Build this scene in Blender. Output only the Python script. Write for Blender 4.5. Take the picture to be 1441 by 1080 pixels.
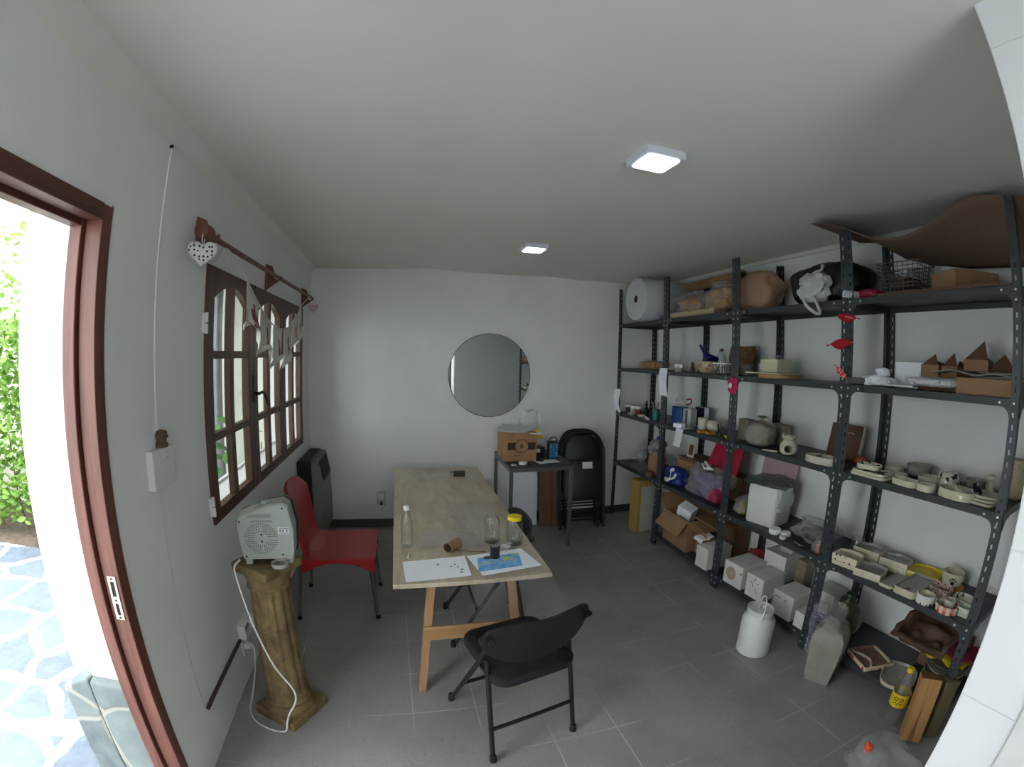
import bpy, bmesh, math, random
from mathutils import Vector, Matrix, Euler, noise
for o in list(bpy.data.objects): bpy.data.objects.remove(o, do_unlink=True)
SC = bpy.context.scene
COL = SC.collection
PI = math.pi
R = math.radians
# ---------------------------------------------------------------- camera: wide action-camera lens, slightly rolled
cd = bpy.data.cameras.new('camera'); cam = bpy.data.objects.new('camera', cd); COL.objects.link(cam)
_C = (0.86640, -0.03652, 1.67234)
_RT = (0.96941642, -0.24426554, 0.02379411); _UP = (-0.00853927, 0.06332199, 0.99795662); _FW = (0.24527310, 0.96763871, -0.05929953)
_m = Matrix.Identity(4)
for i in range(3): _m[i][0] = _RT[i]; _m[i][1] = _UP[i]; _m[i][2] = -_FW[i]; _m[i][3] = _C[i]
cam.matrix_world = _m
cd.type = 'PANO'; cd.panorama_type = 'FISHEYE_LENS_POLYNOMIAL'
cd.sensor_fit = 'HORIZONTAL'; cd.sensor_width = 36; cd.sensor_height = 36*1080/1441
cd.fisheye_fov = R(172); cd.fisheye_polynomial_k0 = 0
cd.fisheye_polynomial_k1 = -0.06357533; cd.fisheye_polynomial_k2 = -0.00011546671
cd.fisheye_polynomial_k3 = 3.398245e-05; cd.fisheye_polynomial_k4 = -8.07235e-07
cd.clip_start = 0.02
SC.camera = cam
# ---------------------------------------------------------------- daylight (bright hazy sky), exposure
w = bpy.data.worlds.new('sky'); SC.world = w; w.use_nodes = True
bg = w.node_tree.nodes['Background']; bg.inputs[0].default_value = (0.90, 0.96, 1.0, 1); bg.inputs[1].default_value = 8.5
sl = bpy.data.lights.new('sun', 'SUN'); sl.energy = 3.0; sl.angle = R(12); sl.color = (1, .97, .9)
sun = bpy.data.objects.new('sun', sl); COL.objects.link(sun); sun.rotation_euler = Euler((R(28), R(12), 0)); sun.location = (-3, 1, 6)
vs = SC.view_settings; vs.view_transform = 'Standard'; vs.look = 'None'; vs.exposure = -0.15; vs.gamma = 1.0; vs.use_curve_mapping = False
# ---------------------------------------------------------------- materials
def lin(r, g, b):
    f = lambda c: c/12.92 if c <= .04045 else ((c+.055)/1.055)**2.4
    return (f(r/255), f(g/255), f(b/255), 1)
class NT:
    def __init__(s, name):
        s.m = bpy.data.materials.new(name); s.m.use_nodes = True; s.t = s.m.node_tree; s.n = s.t.nodes; s.l = s.t.links
        s.p = s.n['Principled BSDF']; s.out = s.n['Material Output']; s._co = None
    def node(s, typ, **kw):
        n = s.n.new(typ)
        for k, v in kw.items(): setattr(n, k, v)
        return n
    def co(s):
        if s._co is None: s._co = s.node('ShaderNodeTexCoord').outputs['Object']
        return s._co
    def put(s, sock, v):
        if isinstance(v, bpy.types.NodeSocket): s.l.new(v, sock)
        else: sock.default_value = v
    def math(s, op, a, b=0.0, c=0.0, clamp=False):
        n = s.node('ShaderNodeMath', operation=op, use_clamp=clamp); s.put(n.inputs[0], a); s.put(n.inputs[1], b); s.put(n.inputs[2], c); return n.outputs[0]
    def noise(s, scale, detail=3, rough=.5, co=None, dist=0):
        n = s.node('ShaderNodeTexNoise'); n.inputs['Scale'].default_value = scale; n.inputs['Detail'].default_value = detail; n.inputs['Roughness'].default_value = rough
        n.inputs['Distortion'].default_value = dist; s.l.new(co or s.co(), n.inputs['Vector']); return n.outputs['Fac']
    def voro(s, scale, feature='F1', co=None, rnd=1.0):
        n = s.node('ShaderNodeTexVoronoi', feature=feature); n.inputs['Scale'].default_value = scale; n.inputs['Randomness'].default_value = rnd
        s.l.new(co or s.co(), n.inputs['Vector']); return n
    def mix(s, fac, a, b):
        n = s.node('ShaderNodeMix', data_type='RGBA'); s.put(n.inputs[0], fac); s.put(n.inputs[6], a); s.put(n.inputs[7], b); return n.outputs[2]
    def ramp(s, fac, stops):
        n = s.node('ShaderNodeValToRGB'); s.l.new(fac, n.inputs[0]); e = n.color_ramp.elements
        while len(e) < len(stops): e.new(.5)
        for q, (p, c) in zip(e, stops): q.position = p; q.color = c if len(c) == 4 else (*c, 1)
        return n.outputs[0]
    def step(s, v, a, b):
        n = s.node('ShaderNodeMapRange'); n.clamp = True; s.put(n.inputs[0], v); n.inputs[1].default_value = a; n.inputs[2].default_value = b; return n.outputs[0]
    def mapv(s, scale=(1, 1, 1), rot=(0, 0, 0), loc=(0, 0, 0)):
        n = s.node('ShaderNodeMapping'); s.l.new(s.co(), n.inputs[0]); n.inputs['Scale'].default_value = scale; n.inputs['Rotation'].default_value = rot; n.inputs['Location'].default_value = loc; return n.outputs[0]
    def sep(s, v=None):
        n = s.node('ShaderNodeSeparateXYZ'); s.l.new(v or s.co(), n.inputs[0]); return n.outputs
    def bump(s, h, strength=.2, dist=.01):
        n = s.node('ShaderNodeBump'); n.inputs['Strength'].default_value = strength; n.inputs['Distance'].default_value = dist; s.l.new(h, n.inputs['Height']); s.l.new(n.outputs[0], s.p.inputs['Normal'])
    def base(s, c, rough=.5, metal=0, spec=.5):
        s.put(s.p.inputs['Base Color'], c); s.put(s.p.inputs['Roughness'], rough); s.p.inputs['Metallic'].default_value = metal; s.p.inputs['Specular IOR Level'].default_value = spec; return s.m
def scl(c, k): return (min(1, c[0]*k), min(1, c[1]*k), min(1, c[2]*k), 1)
def plain(name, rgb, rough=.5, metal=0, var=.12, ns=14, bump=0, bs=60, spec=.5):
    t = NT(name); c = lin(*rgb); f = t.noise(ns, 4, .6)
    if bump: t.bump(t.noise(bs, 4, .6), bump)
    return t.base(t.mix(t.step(f, .3, .7), scl(c, 1-var), scl(c, 1+var)), rough, metal, spec)
def thin(name, tint, film, haze, refl=.5, rough=.08, crinkle=0, cs=25):
    """clear film / thin glass: see-through, a little haze of its own colour, glossy reflections at grazing angles"""
    t = NT(name); n = t.n
    tr = t.node('ShaderNodeBsdfTransparent'); tr.inputs[0].default_value = (*tint, 1)
    t.base((*film, 1), .6, 0, .3); gl = t.node('ShaderNodeBsdfGlossy'); gl.inputs['Roughness'].default_value = rough
    lw = t.node('ShaderNodeLayerWeight'); lw.inputs[0].default_value = .25
    if crinkle:
        t.bump(t.noise(cs, 5, .6, dist=.6), crinkle, .02); nm = t.p.inputs['Normal'].links[0].from_socket; t.l.new(nm, lw.inputs['Normal']); t.l.new(nm, gl.inputs['Normal'])
    m1 = t.node('ShaderNodeMixShader'); m1.inputs[0].default_value = haze; t.l.new(tr.outputs[0], m1.inputs[1]); t.l.new(t.p.outputs[0], m1.inputs[2])
    f = t.math('ADD', t.math('MULTIPLY', t.math('POWER', lw.outputs['Facing'], 1.6), refl), .035, clamp=True)
    mx = t.node('ShaderNodeMixShader'); t.l.new(f, mx.inputs[0]); t.l.new(m1.outputs[0], mx.inputs[1]); t.l.new(gl.outputs[0], mx.inputs[2]); t.l.new(mx.outputs[0], t.out.inputs[0])
    return t.m
def emit(name, col, k):
    t = NT(name); t.base((.9, .9, .9, 1), .5); t.p.inputs['Emission Color'].default_value = (*col, 1); t.p.inputs['Emission Strength'].default_value = k; return t.m
M = {}
def m_wall():
    t = NT('wall_paint'); f = t.noise(1.3, 4, .6); c = t.mix(t.step(f, .3, .75), lin(222, 224, 222), lin(234, 235, 233))
    t.bump(t.noise(160, 5, .7), .25, .004); return t.base(c, .75, 0, .25)
M['wall'] = m_wall()
def m_ceil():
    t = NT('ceiling_paint'); f = t.noise(.9, 3, .5); c = t.mix(t.step(f, .3, .75), lin(226, 224, 216), lin(234, 232, 225))
    t.bump(t.noise(220, 3, .6), .12, .003); return t.base(c, .85, 0, .2)
M['ceil'] = m_ceil()
def m_floor():
    t = NT('grey_terrazzo_tiles'); x, y, z = t.sep()
    def line(v, off):
        q = t.math('FRACT', t.math('DIVIDE', t.math('SUBTRACT', v, off-3.014), .3014)); d = t.math('MINIMUM', q, t.math('SUBTRACT', 1.0, q)); return d
    d = t.math('MINIMUM', line(x, 1.4637), line(y, 1.6909))
    wob = t.math('MULTIPLY', t.math('SUBTRACT', t.noise(30, 3), .5), .006)
    g = t.math('SUBTRACT', 1.0, t.step(t.math('ADD', d, wob), .006, .011))
    vis = t.step(t.noise(1.3, 3, .6), .48, .62)
    spk = t.math('SUBTRACT', 1.0, t.step(t.voro(42).outputs['Distance'], .10, .2))
    base = t.mix(t.step(t.noise(2.2, 5, .65), .3, .7), lin(144, 142, 139), lin(168, 166, 162))
    base = t.mix(t.math('MULTIPLY', t.step(t.noise(190, 2), .45, .62), .35), base, lin(112, 110, 108))
    base = t.mix(t.math('MULTIPLY', t.math('MULTIPLY', spk, t.step(t.noise(9, 2), .5, .6)), .5), base, lin(84, 82, 80))
    c = t.mix(t.math('MULTIPLY', g, t.math('ADD', t.math('MULTIPLY', vis, .5), .02)), base, lin(226, 225, 220))
    t.bump(t.math('MULTIPLY', g, -1.0), .15, .003)
    return t.base(c, t.math('ADD', t.math('MULTIPLY', t.noise(5, 4), .25), .30), 0, .4)
M['floor'] = m_floor()
def m_wood(name, c1, c2, axis=2, scale=9, rough=.45, stretch=14, bump=.15):
    t = NT(name); s = [1.0]*3; s = [stretch]*3; s[axis] = 1.0
    co = t.mapv(tuple(s)); f = t.noise(scale/4, 6, .65, co, dist=.4)
    c = t.mix(t.step(f, .3, .72), lin(*c1), lin(*c2)); t.bump(t.noise(scale, 5, .7, co), bump, .004); return t.base(c, rough, 0, .4)
M['mahog'] = m_wood('dark_red_wood_upright', (84, 48, 38), (122, 76, 62), 2)
M['mahogy'] = m_wood('dark_red_wood_level', (72, 42, 34), (106, 66, 54), 1)
M['winwood'] = m_wood('window_wood', (66, 44, 34), (92, 64, 50), 2)
M['rodwood'] = m_wood('rod_wood', (92, 56, 42), (124, 80, 62), 1)
M['legwood'] = m_wood('pine_leg', (152, 116, 82), (184, 146, 108), 2, 8)
M['pinex'] = m_wood('pine_rail', (138, 104, 68), (182, 142, 98), 0, 8)
M['block'] = m_wood('pine_block', (160, 116, 70), (196, 152, 100), 2, 7)
M['dblock'] = m_wood('old_block', (96, 88, 62), (120, 110, 80), 2, 7)
M['brownwood'] = m_wood('brown_board', (78, 50, 36), (112, 74, 56), 2, 7)
def m_ply():
    t = NT('plywood_top'); co = t.mapv((9, 1.6, 9)); f = t.noise(1.6, 7, .7, co, .8); f2 = t.noise(2.4, 4, .6)
    c = t.mix(t.step(f, .3, .72), lin(160, 146, 122), lin(202, 190, 166)); c = t.mix(t.math('MULTIPLY', t.step(f2, .5, .72), .45), c, lin(128, 96, 66))
    f3 = t.noise(38, 3, .6); c = t.mix(t.math('MULTIPLY', t.step(f3, .62, .7), .5), c, lin(206, 196, 176))
    return t.base(c, .38, 0, .5)
M['ply'] = m_ply()
M['steel'] = plain('dark_grey_shelf_steel', (54, 59, 64), .42, .0, .1, 6, .04, 40)
M['shelfp'] = plain('dark_grey_shelf_plate', (52, 56, 60), .5, .0, .15, 5)
M['bolt'] = plain('zinc_bolt', (205, 208, 210), .3, .6)
M['black'] = plain('black_enamel', (22, 22, 24), .35, 0, .2)
M['blackvinyl'] = plain('black_vinyl', (24, 24, 26), .42, 0, .2, 20, .08, 120)
M['blackmatt'] = plain('black_matt', (20, 20, 20), .7)
M['chrome'] = plain('grey_tube_steel', (120, 122, 124), .3, .8)
M['grey'] = plain('grey_steel', (96, 97, 98), .4, .3)
M['red'] = plain('red_plastic', (158, 20, 22), .38, 0, .06)
M['white'] = plain('white_plastic', (226, 226, 224), .4, 0, .04)
M['paper'] = plain('white_paper', (238, 241, 248), .8, 0, .03)
M['kraft'] = plain('kraft_cardboard', (150, 116, 84), .85, 0, .1, 9, .05, 90)
M['kraftd'] = plain('kraft_dark', (112, 84, 62), .85, 0, .12, 7)
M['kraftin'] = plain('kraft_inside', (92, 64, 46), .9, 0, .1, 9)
M['cream'] = plain('cream_glaze', (206, 198, 172), .18, 0, .08, 22)
M['cream2'] = plain('raw_cream_clay', (196, 190, 172), .55, 0, .08, 22)
M['grayglz'] = plain('grey_glaze', (150, 147, 138), .25, 0, .12, 16)
M['clay'] = plain('grey_clay', (138, 127, 110), .8, 0, .15, 20, .3, 50)
M['plasterb'] = plain('plaster_mould', (214, 214, 208), .85, 0, .08, 8, .1, 60)
M['glass'] = thin('clear_glass', (.985, .99, .985), (.75, .8, .8), .006, .5, .03)
M['pane'] = thin('window_glass', (.95, .97, .96), (.6, .65, .65), .015, .35, .02)
M['film'] = thin('clear_film', (.98, .98, .98), (.75, .77, .8), .03, .35, .15, .5, 22)
M['filmlit'] = thin('crinkled_film', (.96, .96, .96), (.8, .82, .85), .15, .55, .12, .9, 30)
M['filmmilk'] = thin('milky_film', (.95, .95, .95), (.90, .92, .94), .55, .3, .25, .8, 26)
M['bagfilm'] = thin('clay_bag_film', (.95, .95, .95), (.78, .78, .78), .18, .5, .14, .9, 26)
M['yellow'] = plain('yellow_plastic', (222, 196, 30), .4, 0, .05)
# ---------------------------------------------------------------- mesh helpers
class MB:
    def __init__(s): s.v = []; s.f = []; s.mi = []; s.cm = 0
    def add(s, vs, fs, M=None):
        b = len(s.v); s.v += [tuple(M @ Vector(p)) for p in vs] if M else [tuple(p) for p in vs]
        s.f += [tuple(b+i for i in f) for f in fs]; s.mi += [s.cm]*len(fs); return s
    def box(s, x0, x1, y0, y1, z0, z1, M=None):
        v = [(x0,y0,z0),(x1,y0,z0),(x1,y1,z0),(x0,y1,z0),(x0,y0,z1),(x1,y0,z1),(x1,y1,z1),(x0,y1,z1)]
        return s.add(v, [(0,3,2,1),(4,5,6,7),(0,1,5,4),(1,2,6,5),(2,3,7,6),(3,0,4,7)], M)
    def cbox(s, c, d, rot=(0,0,0)):
        return s.box(-d[0]/2, d[0]/2, -d[1]/2, d[1]/2, -d[2]/2, d[2]/2, Matrix.Translation(c) @ Euler(rot).to_matrix().to_4x4())
    def loft(s, rings, cap0=True, cap1=True, M=None, closed=True):
        n = len(rings[0]); vs = [p for r in rings for p in r]; fs = []
        for k in range(len(rings)-1):
            for i in range(n if closed else n-1):
                j = (i+1) % n; fs.append((k*n+i, k*n+j, (k+1)*n+j, (k+1)*n+i))
        if cap0: fs.append(tuple(range(n-1, -1, -1)))
        if cap1: fs.append(tuple((len(rings)-1)*n+i for i in range(n)))
        return s.add(vs, fs, M)
    def lathe(s, prof, n=24, M=None, cap0=True, cap1=True, ang=0):
        rings = [[(r*math.cos(ang+2*PI*i/n), r*math.sin(ang+2*PI*i/n), z) for i in range(n)] for r, z in [(max(r, 1e-5), z) for r, z in prof]]
        return s.loft(rings, cap0, cap1, M)
    def rod(s, p0, p1, r0, r1=None, n=12, cap=True):
        p0 = Vector(p0); d = Vector(p1)-p0; q = d.to_track_quat('Z', 'Y').to_matrix().to_4x4(); r1 = r0 if r1 is None else r1
        return s.lathe([(r0, 0), (r1, d.length)], n, Matrix.Translation(p0) @ q, cap, cap)
    def tube(s, pts, r, n=8, closed=False, cap=True, sq=None):
        pts = [Vector(p) for p in pts]; m = len(pts); rings = []; up = None
        for i, p in enumerate(pts):
            a = pts[(i-1) % m] if (closed or i) else p; b = pts[(i+1) % m] if (closed or i < m-1) else p
            t = (b-a).normalized()
            if up is None: up = t.orthogonal().normalized()
            up = (up - t*up.dot(t)); up = up.normalized() if up.length > 1e-6 else t.orthogonal().normalized()
            sd = t.cross(up); rr = r(i/(m-1)) if callable(r) else r
            rings.append([p + up*(rr*math.cos(2*PI*k/n)) + sd*(rr*math.sin(2*PI*k/n)) for k in range(n)])
        if closed: rings.append(rings[0]); cap = False
        return s.loft(rings, cap, cap)
    def prism(s, poly, z0, z1, M=None):
        n = len(poly); return s.loft([[(x, y, z0) for x, y in poly], [(x, y, z1) for x, y in poly]], True, True, M)
    def grid(s, fn, nu, nv, M=None):
        vs = [fn(i/nu, j/nv) for j in range(nv+1) for i in range(nu+1)]; w = nu+1
        return s.add(vs, [(j*w+i, j*w+i+1, (j+1)*w+i+1, (j+1)*w+i) for j in range(nv) for i in range(nu)], M)
    def sphere(s, c, r, n=12, m=8, M=None):
        rr = r if isinstance(r, (tuple, list)) else (r, r, r)
        rings = [[(c[0]+rr[0]*math.sin(PI*k/m)*math.cos(2*PI*i/n), c[1]+rr[1]*math.sin(PI*k/m)*math.sin(2*PI*i/n), c[2]-rr[2]*math.cos(PI*k/m)) for i in range(n)] for k in range(1, m)]
        b = len(s.v); s.loft(rings, True, True, M); return s
    def build(s, name, mat, parent=None, smooth=None, bev=0, seg=2, thick=0, sub=0):
        me = bpy.data.meshes.new(name); me.from_pydata(s.v, [], s.f)
        mats = mat if isinstance(mat, (list, tuple)) else [mat]
        for m in mats: me.materials.append(M[m] if isinstance(m, str) else m)
        me.polygons.foreach_set('material_index', s.mi)
        bm = bmesh.new(); bm.from_mesh(me); bmesh.ops.recalc_face_normals(bm, faces=bm.faces); bm.to_mesh(me); bm.free()
        if smooth is not None:
            me.polygons.foreach_set('use_smooth', [True]*len(me.polygons)); me.set_sharp_from_angle(angle=R(smooth))
        o = bpy.data.objects.new(name, me); COL.objects.link(o)
        if parent: o.parent = parent
        if thick: md = o.modifiers.new('thickness', 'SOLIDIFY'); md.thickness = abs(thick); md.offset = 0 if thick > 0 else -1
        if bev: md = o.modifiers.new('edge', 'BEVEL'); md.width = bev; md.segments = seg; md.limit_method = 'ANGLE'; md.angle_limit = R(40)
        if sub: md = o.modifiers.new('smooth', 'SUBSURF'); md.levels = sub; md.render_levels = sub
        return o
def tag(o, label, cat, group=None, loc=None, rz=None, kind=None):
    o['label'] = label; o['category'] = cat
    if group: o['group'] = group
    if kind: o['kind'] = kind
    if loc is not None: o.location = loc
    if rz is not None: o.rotation_euler = rz if isinstance(rz, (tuple, list, Euler)) else (0, 0, rz)
    return o
def thing(name, label, cat, loc=(0,0,0), rz=0, group=None):
    o = bpy.data.objects.new(name, None); o.empty_display_size = .05; COL.objects.link(o); return tag(o, label, cat, group, loc, rz)
def struct(o): o['kind'] = 'structure'; return o
def dup(root, loc, rz, label=None, group=None):
    def cp(o, par):
        c = o.copy(); COL.objects.link(c); c.parent = par
        for ch in list(o.children): cp(ch, c)
        return c
    r = cp(root, None); r.location = loc; r.rotation_euler = rz if isinstance(rz, (tuple, list)) else (0, 0, rz)
    if label: r['label'] = label
    if group: r['group'] = group
    return r
def sell(a, b, p=2.6, n=36):
    out = []
    for i in range(n):
        t = 2*PI*i/n; c, s_ = math.cos(t), math.sin(t)
        out.append((a*math.copysign(abs(c)**(2/p), c), b*math.copysign(abs(s_)**(2/p), s_)))
    return out
def rrect(w, d, r, k=5):
    out = []
    for cx, cy, a0 in ((w/2-r, d/2-r, 0), (-w/2+r, d/2-r, 90), (-w/2+r, -d/2+r, 180), (w/2-r, -d/2+r, 270)):
        for i in range(k+1): a = R(a0+90*i/k); out.append((cx+r*math.cos(a), cy+r*math.sin(a)))
    return out
def off(poly, d):
    """inset (d>0) of a convex outline about its centroid by roughly d"""
    cx = sum(p[0] for p in poly)/len(poly); cy = sum(p[1] for p in poly)/len(poly); out = []
    for x, y in poly:
        L = math.hypot(x-cx, y-cy); k = max(.05, (L-d)/L); out.append((cx+(x-cx)*k, cy+(y-cy)*k))
    return out
def dishmesh(poly, h, t=.006, foot=.0, flare=0, mb=None, inm=None, floor=None):
    mb = mb or MB(); fl = floor or t; ring = lambda pl, z: [(x, y, z) for x, y in pl]
    base = off(poly, foot+flare)
    mb.loft([ring(base, 0), ring(off(poly, flare*.4), h*.3), ring(poly, h-t*.35), ring(off(poly, t*.35), h), ring(off(poly, t*.8), h)], True, False)
    if inm is not None: mb.cm = inm
    mb.loft([ring(off(poly, t*.8), h), ring(off(poly, t*1.15), h-t*.4), ring(off(poly, t+flare*.6), fl+(h-fl)*.25), ring(off(poly, t*1.6+flare), fl)], False, True); mb.cm = 0
    return mb
def nz(p, s, seed): return noise.noise(Vector((p[0]*s+seed*7.3, p[1]*s-seed*3.1, p[2]*s+seed)))
def lump(mb, size, seed=1, amp=.12, freq=9, n=28, m=18, pw=.6, top=None, flat=True):
    """lumpy bag: super-ellipsoid on z>=0 with creases; top=(radius, height) makes a gathered neck"""
    a, b, h = size; rings = []
    for k in range(m+1):
        v = -PI/2 + PI*k/m
        z = math.sin(v); r = abs(math.cos(v))**pw
        zz = h*(.5+.5*math.copysign(abs(z)**.75, z)); ring = []
        for i in range(n):
            t = 2*PI*i/n; c, s_ = math.cos(t), math.sin(t)
            x = a/2*r*math.copysign(abs(c)**.75, c); y = b/2*r*math.copysign(abs(s_)**.75, s_)
            q = (x, y, zz); d = 1+amp*2*nz(q, freq, seed)+amp*.9*nz(q, freq*2.7, seed+4)
            dz = 1+amp*.7*nz(q, freq, seed+9) if zz > h*.15 else 1
            ring.append((x*d, y*d, max(0, zz*dz)))
        rings.append(ring)
    if top:
        rr, hh = top; x0 = sum(p[0] for p in rings[-1])/n; zt = rings[-2][0][2]
        rings = rings[:-2]
        for q, f in ((.45, .55), (.28, .8), (.34, .9), (1.0, 1.0)):
            z = zt + hh*(f-.5)*1.6
            rings.append([(rr*q*math.cos(2*PI*i/n)*(1+.3*math.sin(5*i)), rr*q*math.sin(2*PI*i/n)*(1+.3*math.cos(4*i)), z+.12*rr*math.sin(7*i)) for i in range(n)])
    return mb.loft(rings)
def sheet(mb, w, d, amp, seed, freq=12, nu=16, nv=12, z=0, curl=None):
    def fn(u, v):
        x = (u-.5)*w; y = (v-.5)*d; q = (x, y, 0)
        zz = z + abs(amp*nz(q, freq, seed)) + amp*.4*abs(nz(q, freq*2.5, seed+3))
        if curl: zz += curl(u, v)
        return (x, y, zz)
    return mb.grid(fn, nu, nv)
def bottle_profile(kind, r, h):
    P = {'glass': [(.0, 0), (.92, 0), (1, .03), (1, .55), (.95, .64), (.6, .8), (.42, .88), (.40, .97)],
         'pet': [(0, .03), (.6, 0), (.95, .03), (1, .08), (.98, .3), (.93, .36), (.98, .42), (1, .55), (.9, .66), (.55, .82), (.33, .90), (.33, .95)],
         'jar': [(0, 0), (.9, 0), (1, .04), (1, .74), (.93, .84), (.74, .9), (.74, .97)]}[kind]
    return [(a*r, b*h) for a, b in P]
# ---------------------------------------------------------------- the room
YB, XW, ZC = 4.19, 3.5433, 2.478
struct(MB().box(-.26, 3.75, -1.55, 4.4, -.12, 0).build('floor', 'floor'))
def ceiling():
    prof = [(-.3, 2.470), (0, 2.470), (.3, 2.4685), (.55, 2.470), (.85, 2.480), (1.07, 2.498), (1.10, 2.497), (1.35, 2.482), (1.7, 2.477), (1.95, 2.477), (2.28, 2.491), (2.31, 2.490), (2.6, 2.480), (3.2, 2.49), (3.75, 2.496)]
    mb = MB(); mb.loft([[(x, y, z) for x, z in prof] + [(3.75, y, 2.6), (-.3, y, 2.6)] for y in (-1.55, 4.4)])
    return mb.build('ceiling', 'ceil', smooth=20)
struct(ceiling())
mb = MB(); cv = [(0.0, 2.40)]+[(.075-.075*math.cos(a), 2.398+.075*math.sin(a)) for a in [PI/2*i/8 for i in range(9)]]+[(.075, 2.50), (-.05, 2.50), (-.05, 2.40)]
mb.loft([[(x, y, z) for x, z in cv] for y in (-1.4, 4.19)]); struct(mb.build('trim_3', 'ceil', smooth=60))
DY0, DY1, DZ = .20, 1.16, 2.082                                     # door opening
WY0, WY1, WZ0, WZ1 = 1.885, 3.854, .908, 2.056                      # window opening
def wall_left():
    mb = MB(); a, b = -.26, 0
    for y0, y1, z0, z1 in ((-1.55, DY0, 0, 2.6), (DY0, DY1, DZ, 2.6), (DY1, WY0, 0, 2.6), (WY0, WY1, 0, WZ0), (WY0, WY1, WZ1, 2.6), (WY1, 4.4, 0, 2.6)):
        mb.box(a, b, y0, y1, z0 if z0 else -.12, z1)
    return mb.build('wall_left', 'wall')
struct(wall_left())
struct(MB().box(-.26, 3.75, YB, 4.4, -.12, 2.6).build('wall_back', 'wall'))
struct(MB().box(XW, 3.75, -1.55, 4.4, -.12, 2.6).build('wall_right', 'wall'))
def wall_rear():
    mb = MB()
    for x0, x1, z0, z1 in ((-.26, .6, -.12, 2.6), (.6, 1.75, -.12, .95), (.6, 1.75, 2.1, 2.6), (1.75, 3.75, -.12, 2.6)): mb.box(x0, x1, -1.55, -1.4, z0, z1)
    return mb.build('wall_rear', plain('grey_entrance_wall', (150, 150, 146), .8, 0, .04, 3))
struct(wall_rear())
def m_tile():
    t = NT('white_painted_blocks'); x, y, z = t.sep()
    q = t.math('FRACT', t.math('DIVIDE', t.math('SUBTRACT', z, 1.007-3.378), .3378)); d = t.math('MINIMUM', q, t.math('SUBTRACT', 1.0, q))
    g = t.math('SUBTRACT', 1.0, t.step(t.math('ADD', d, t.math('MULTIPLY', t.noise(9, 3), .004)), .003, .011))
    c = t.mix(t.step(t.noise(2.5, 4), .3, .7), lin(226, 228, 230), lin(236, 237, 238)); t.bump(t.math('MULTIPLY', g, -1.0), .5, .004)
    return t.base(t.mix(t.math('MULTIPLY', g, .16), c, lin(200, 202, 202)), .6, 0, .3)
M['tilew'] = m_tile()
struct(MB().box(1.93, XW, .0665, .2165, 0, 2.5).build('wall_front', 'tilew', bev=.004))
struct(MB().box(1.924, 2.0, -.08, .066, 0, 2.3).build('trim_1', 'white', bev=.004))
M['trim'] = plain('ceiling_trim', (214, 214, 208), .6, 0, .03)
struct(MB().box(XW-.016, XW, .2165, YB, 2.462, 2.50).build('trim_2', 'trim', bev=.006))
M['skirt'] = plain('grey_skirting', (74, 72, 69), .5, 0, .15, 10)
struct(MB().box(0, XW, YB-.012, YB, 0, .083).build('baseboard_back', 'skirt', bev=.002))
w2 = bpy.data.objects.new('window_2', None); COL.objects.link(w2); struct(w2)     # window of the entrance behind the camera
for a in ((.6, .65, .95, 2.1), (1.70, 1.75, .95, 2.1), (1.15, 1.20, 1.0, 2.05), (.65, 1.70, .95, 1.0), (.65, 1.70, 2.05, 2.1)): MB().box(a[0], a[1], -1.5, -1.45, a[2], a[3]).build('frame_bar', 'winwood', w2)
# ---------------------------------------------------------------- door frame (dark red hardwood)
dr = bpy.data.objects.new('door_1', None); COL.objects.link(dr); struct(dr)
for y0, y1, s in ((1.115, DY1+.002, 1), (DY0-.002, .245, -1)):
    a, b = (y0-.015, y1) if s > 0 else (y0, y1+.015)
    MB().box(-.050, .008, y0, y1, 0, DZ).build('frame_post', 'mahog', dr, bev=.003)
    MB().box(-.098, -.0535, a, b, 0, DZ-.01).build('door_stop', 'mahog', dr, bev=.003)
MB().box(-.050, .009, .245, 1.1148, 2.036, DZ+.002).build('frame_head', 'mahogy', dr, bev=.003)
MB().box(-.098, -.0535, .260, 1.0998, 2.020, DZ-.01).build('head_stop', 'mahogy', dr, bev=.003)
M['caulk'] = plain('rough_filler', (150, 150, 146), .9, 0, .3, 40)
MB().box(.0005, .004, 1.162, 1.168, 0, DZ+.008).build('plaster_joint', 'caulk', dr)
def strike():
    mb = MB(); x = -.020; w = .015
    for z0, z1, a, b in ((.890, .905, -w, w), (.905, .945, -w, -.006), (.905, .945, .006, w), (.945, .968, -w, w), (.968, 1.018, -w, -.007), (.968, 1.018, .007, w), (1.018, 1.035, -w, w)):
        mb.box(x+a, x+b, 1.112, 1.1155, z0, z1)
    mb.cm = 1
    for z0, z1 in ((.905, .945), (.968, 1.018)): mb.box(x-.008, x+.008, 1.1145, 1.1149, z0, z1)
    for z in (.897, .956, 1.027): mb.rod((x, 1.1135, z), (x, 1.1108, z), .0035, n=8)
    return mb
M['brass'] = plain('worn_strike_plate', (196, 188, 168), .35, .7, .2, 60)
strike().build('strike_plate', ['brass', 'blackmatt'], dr)
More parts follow.
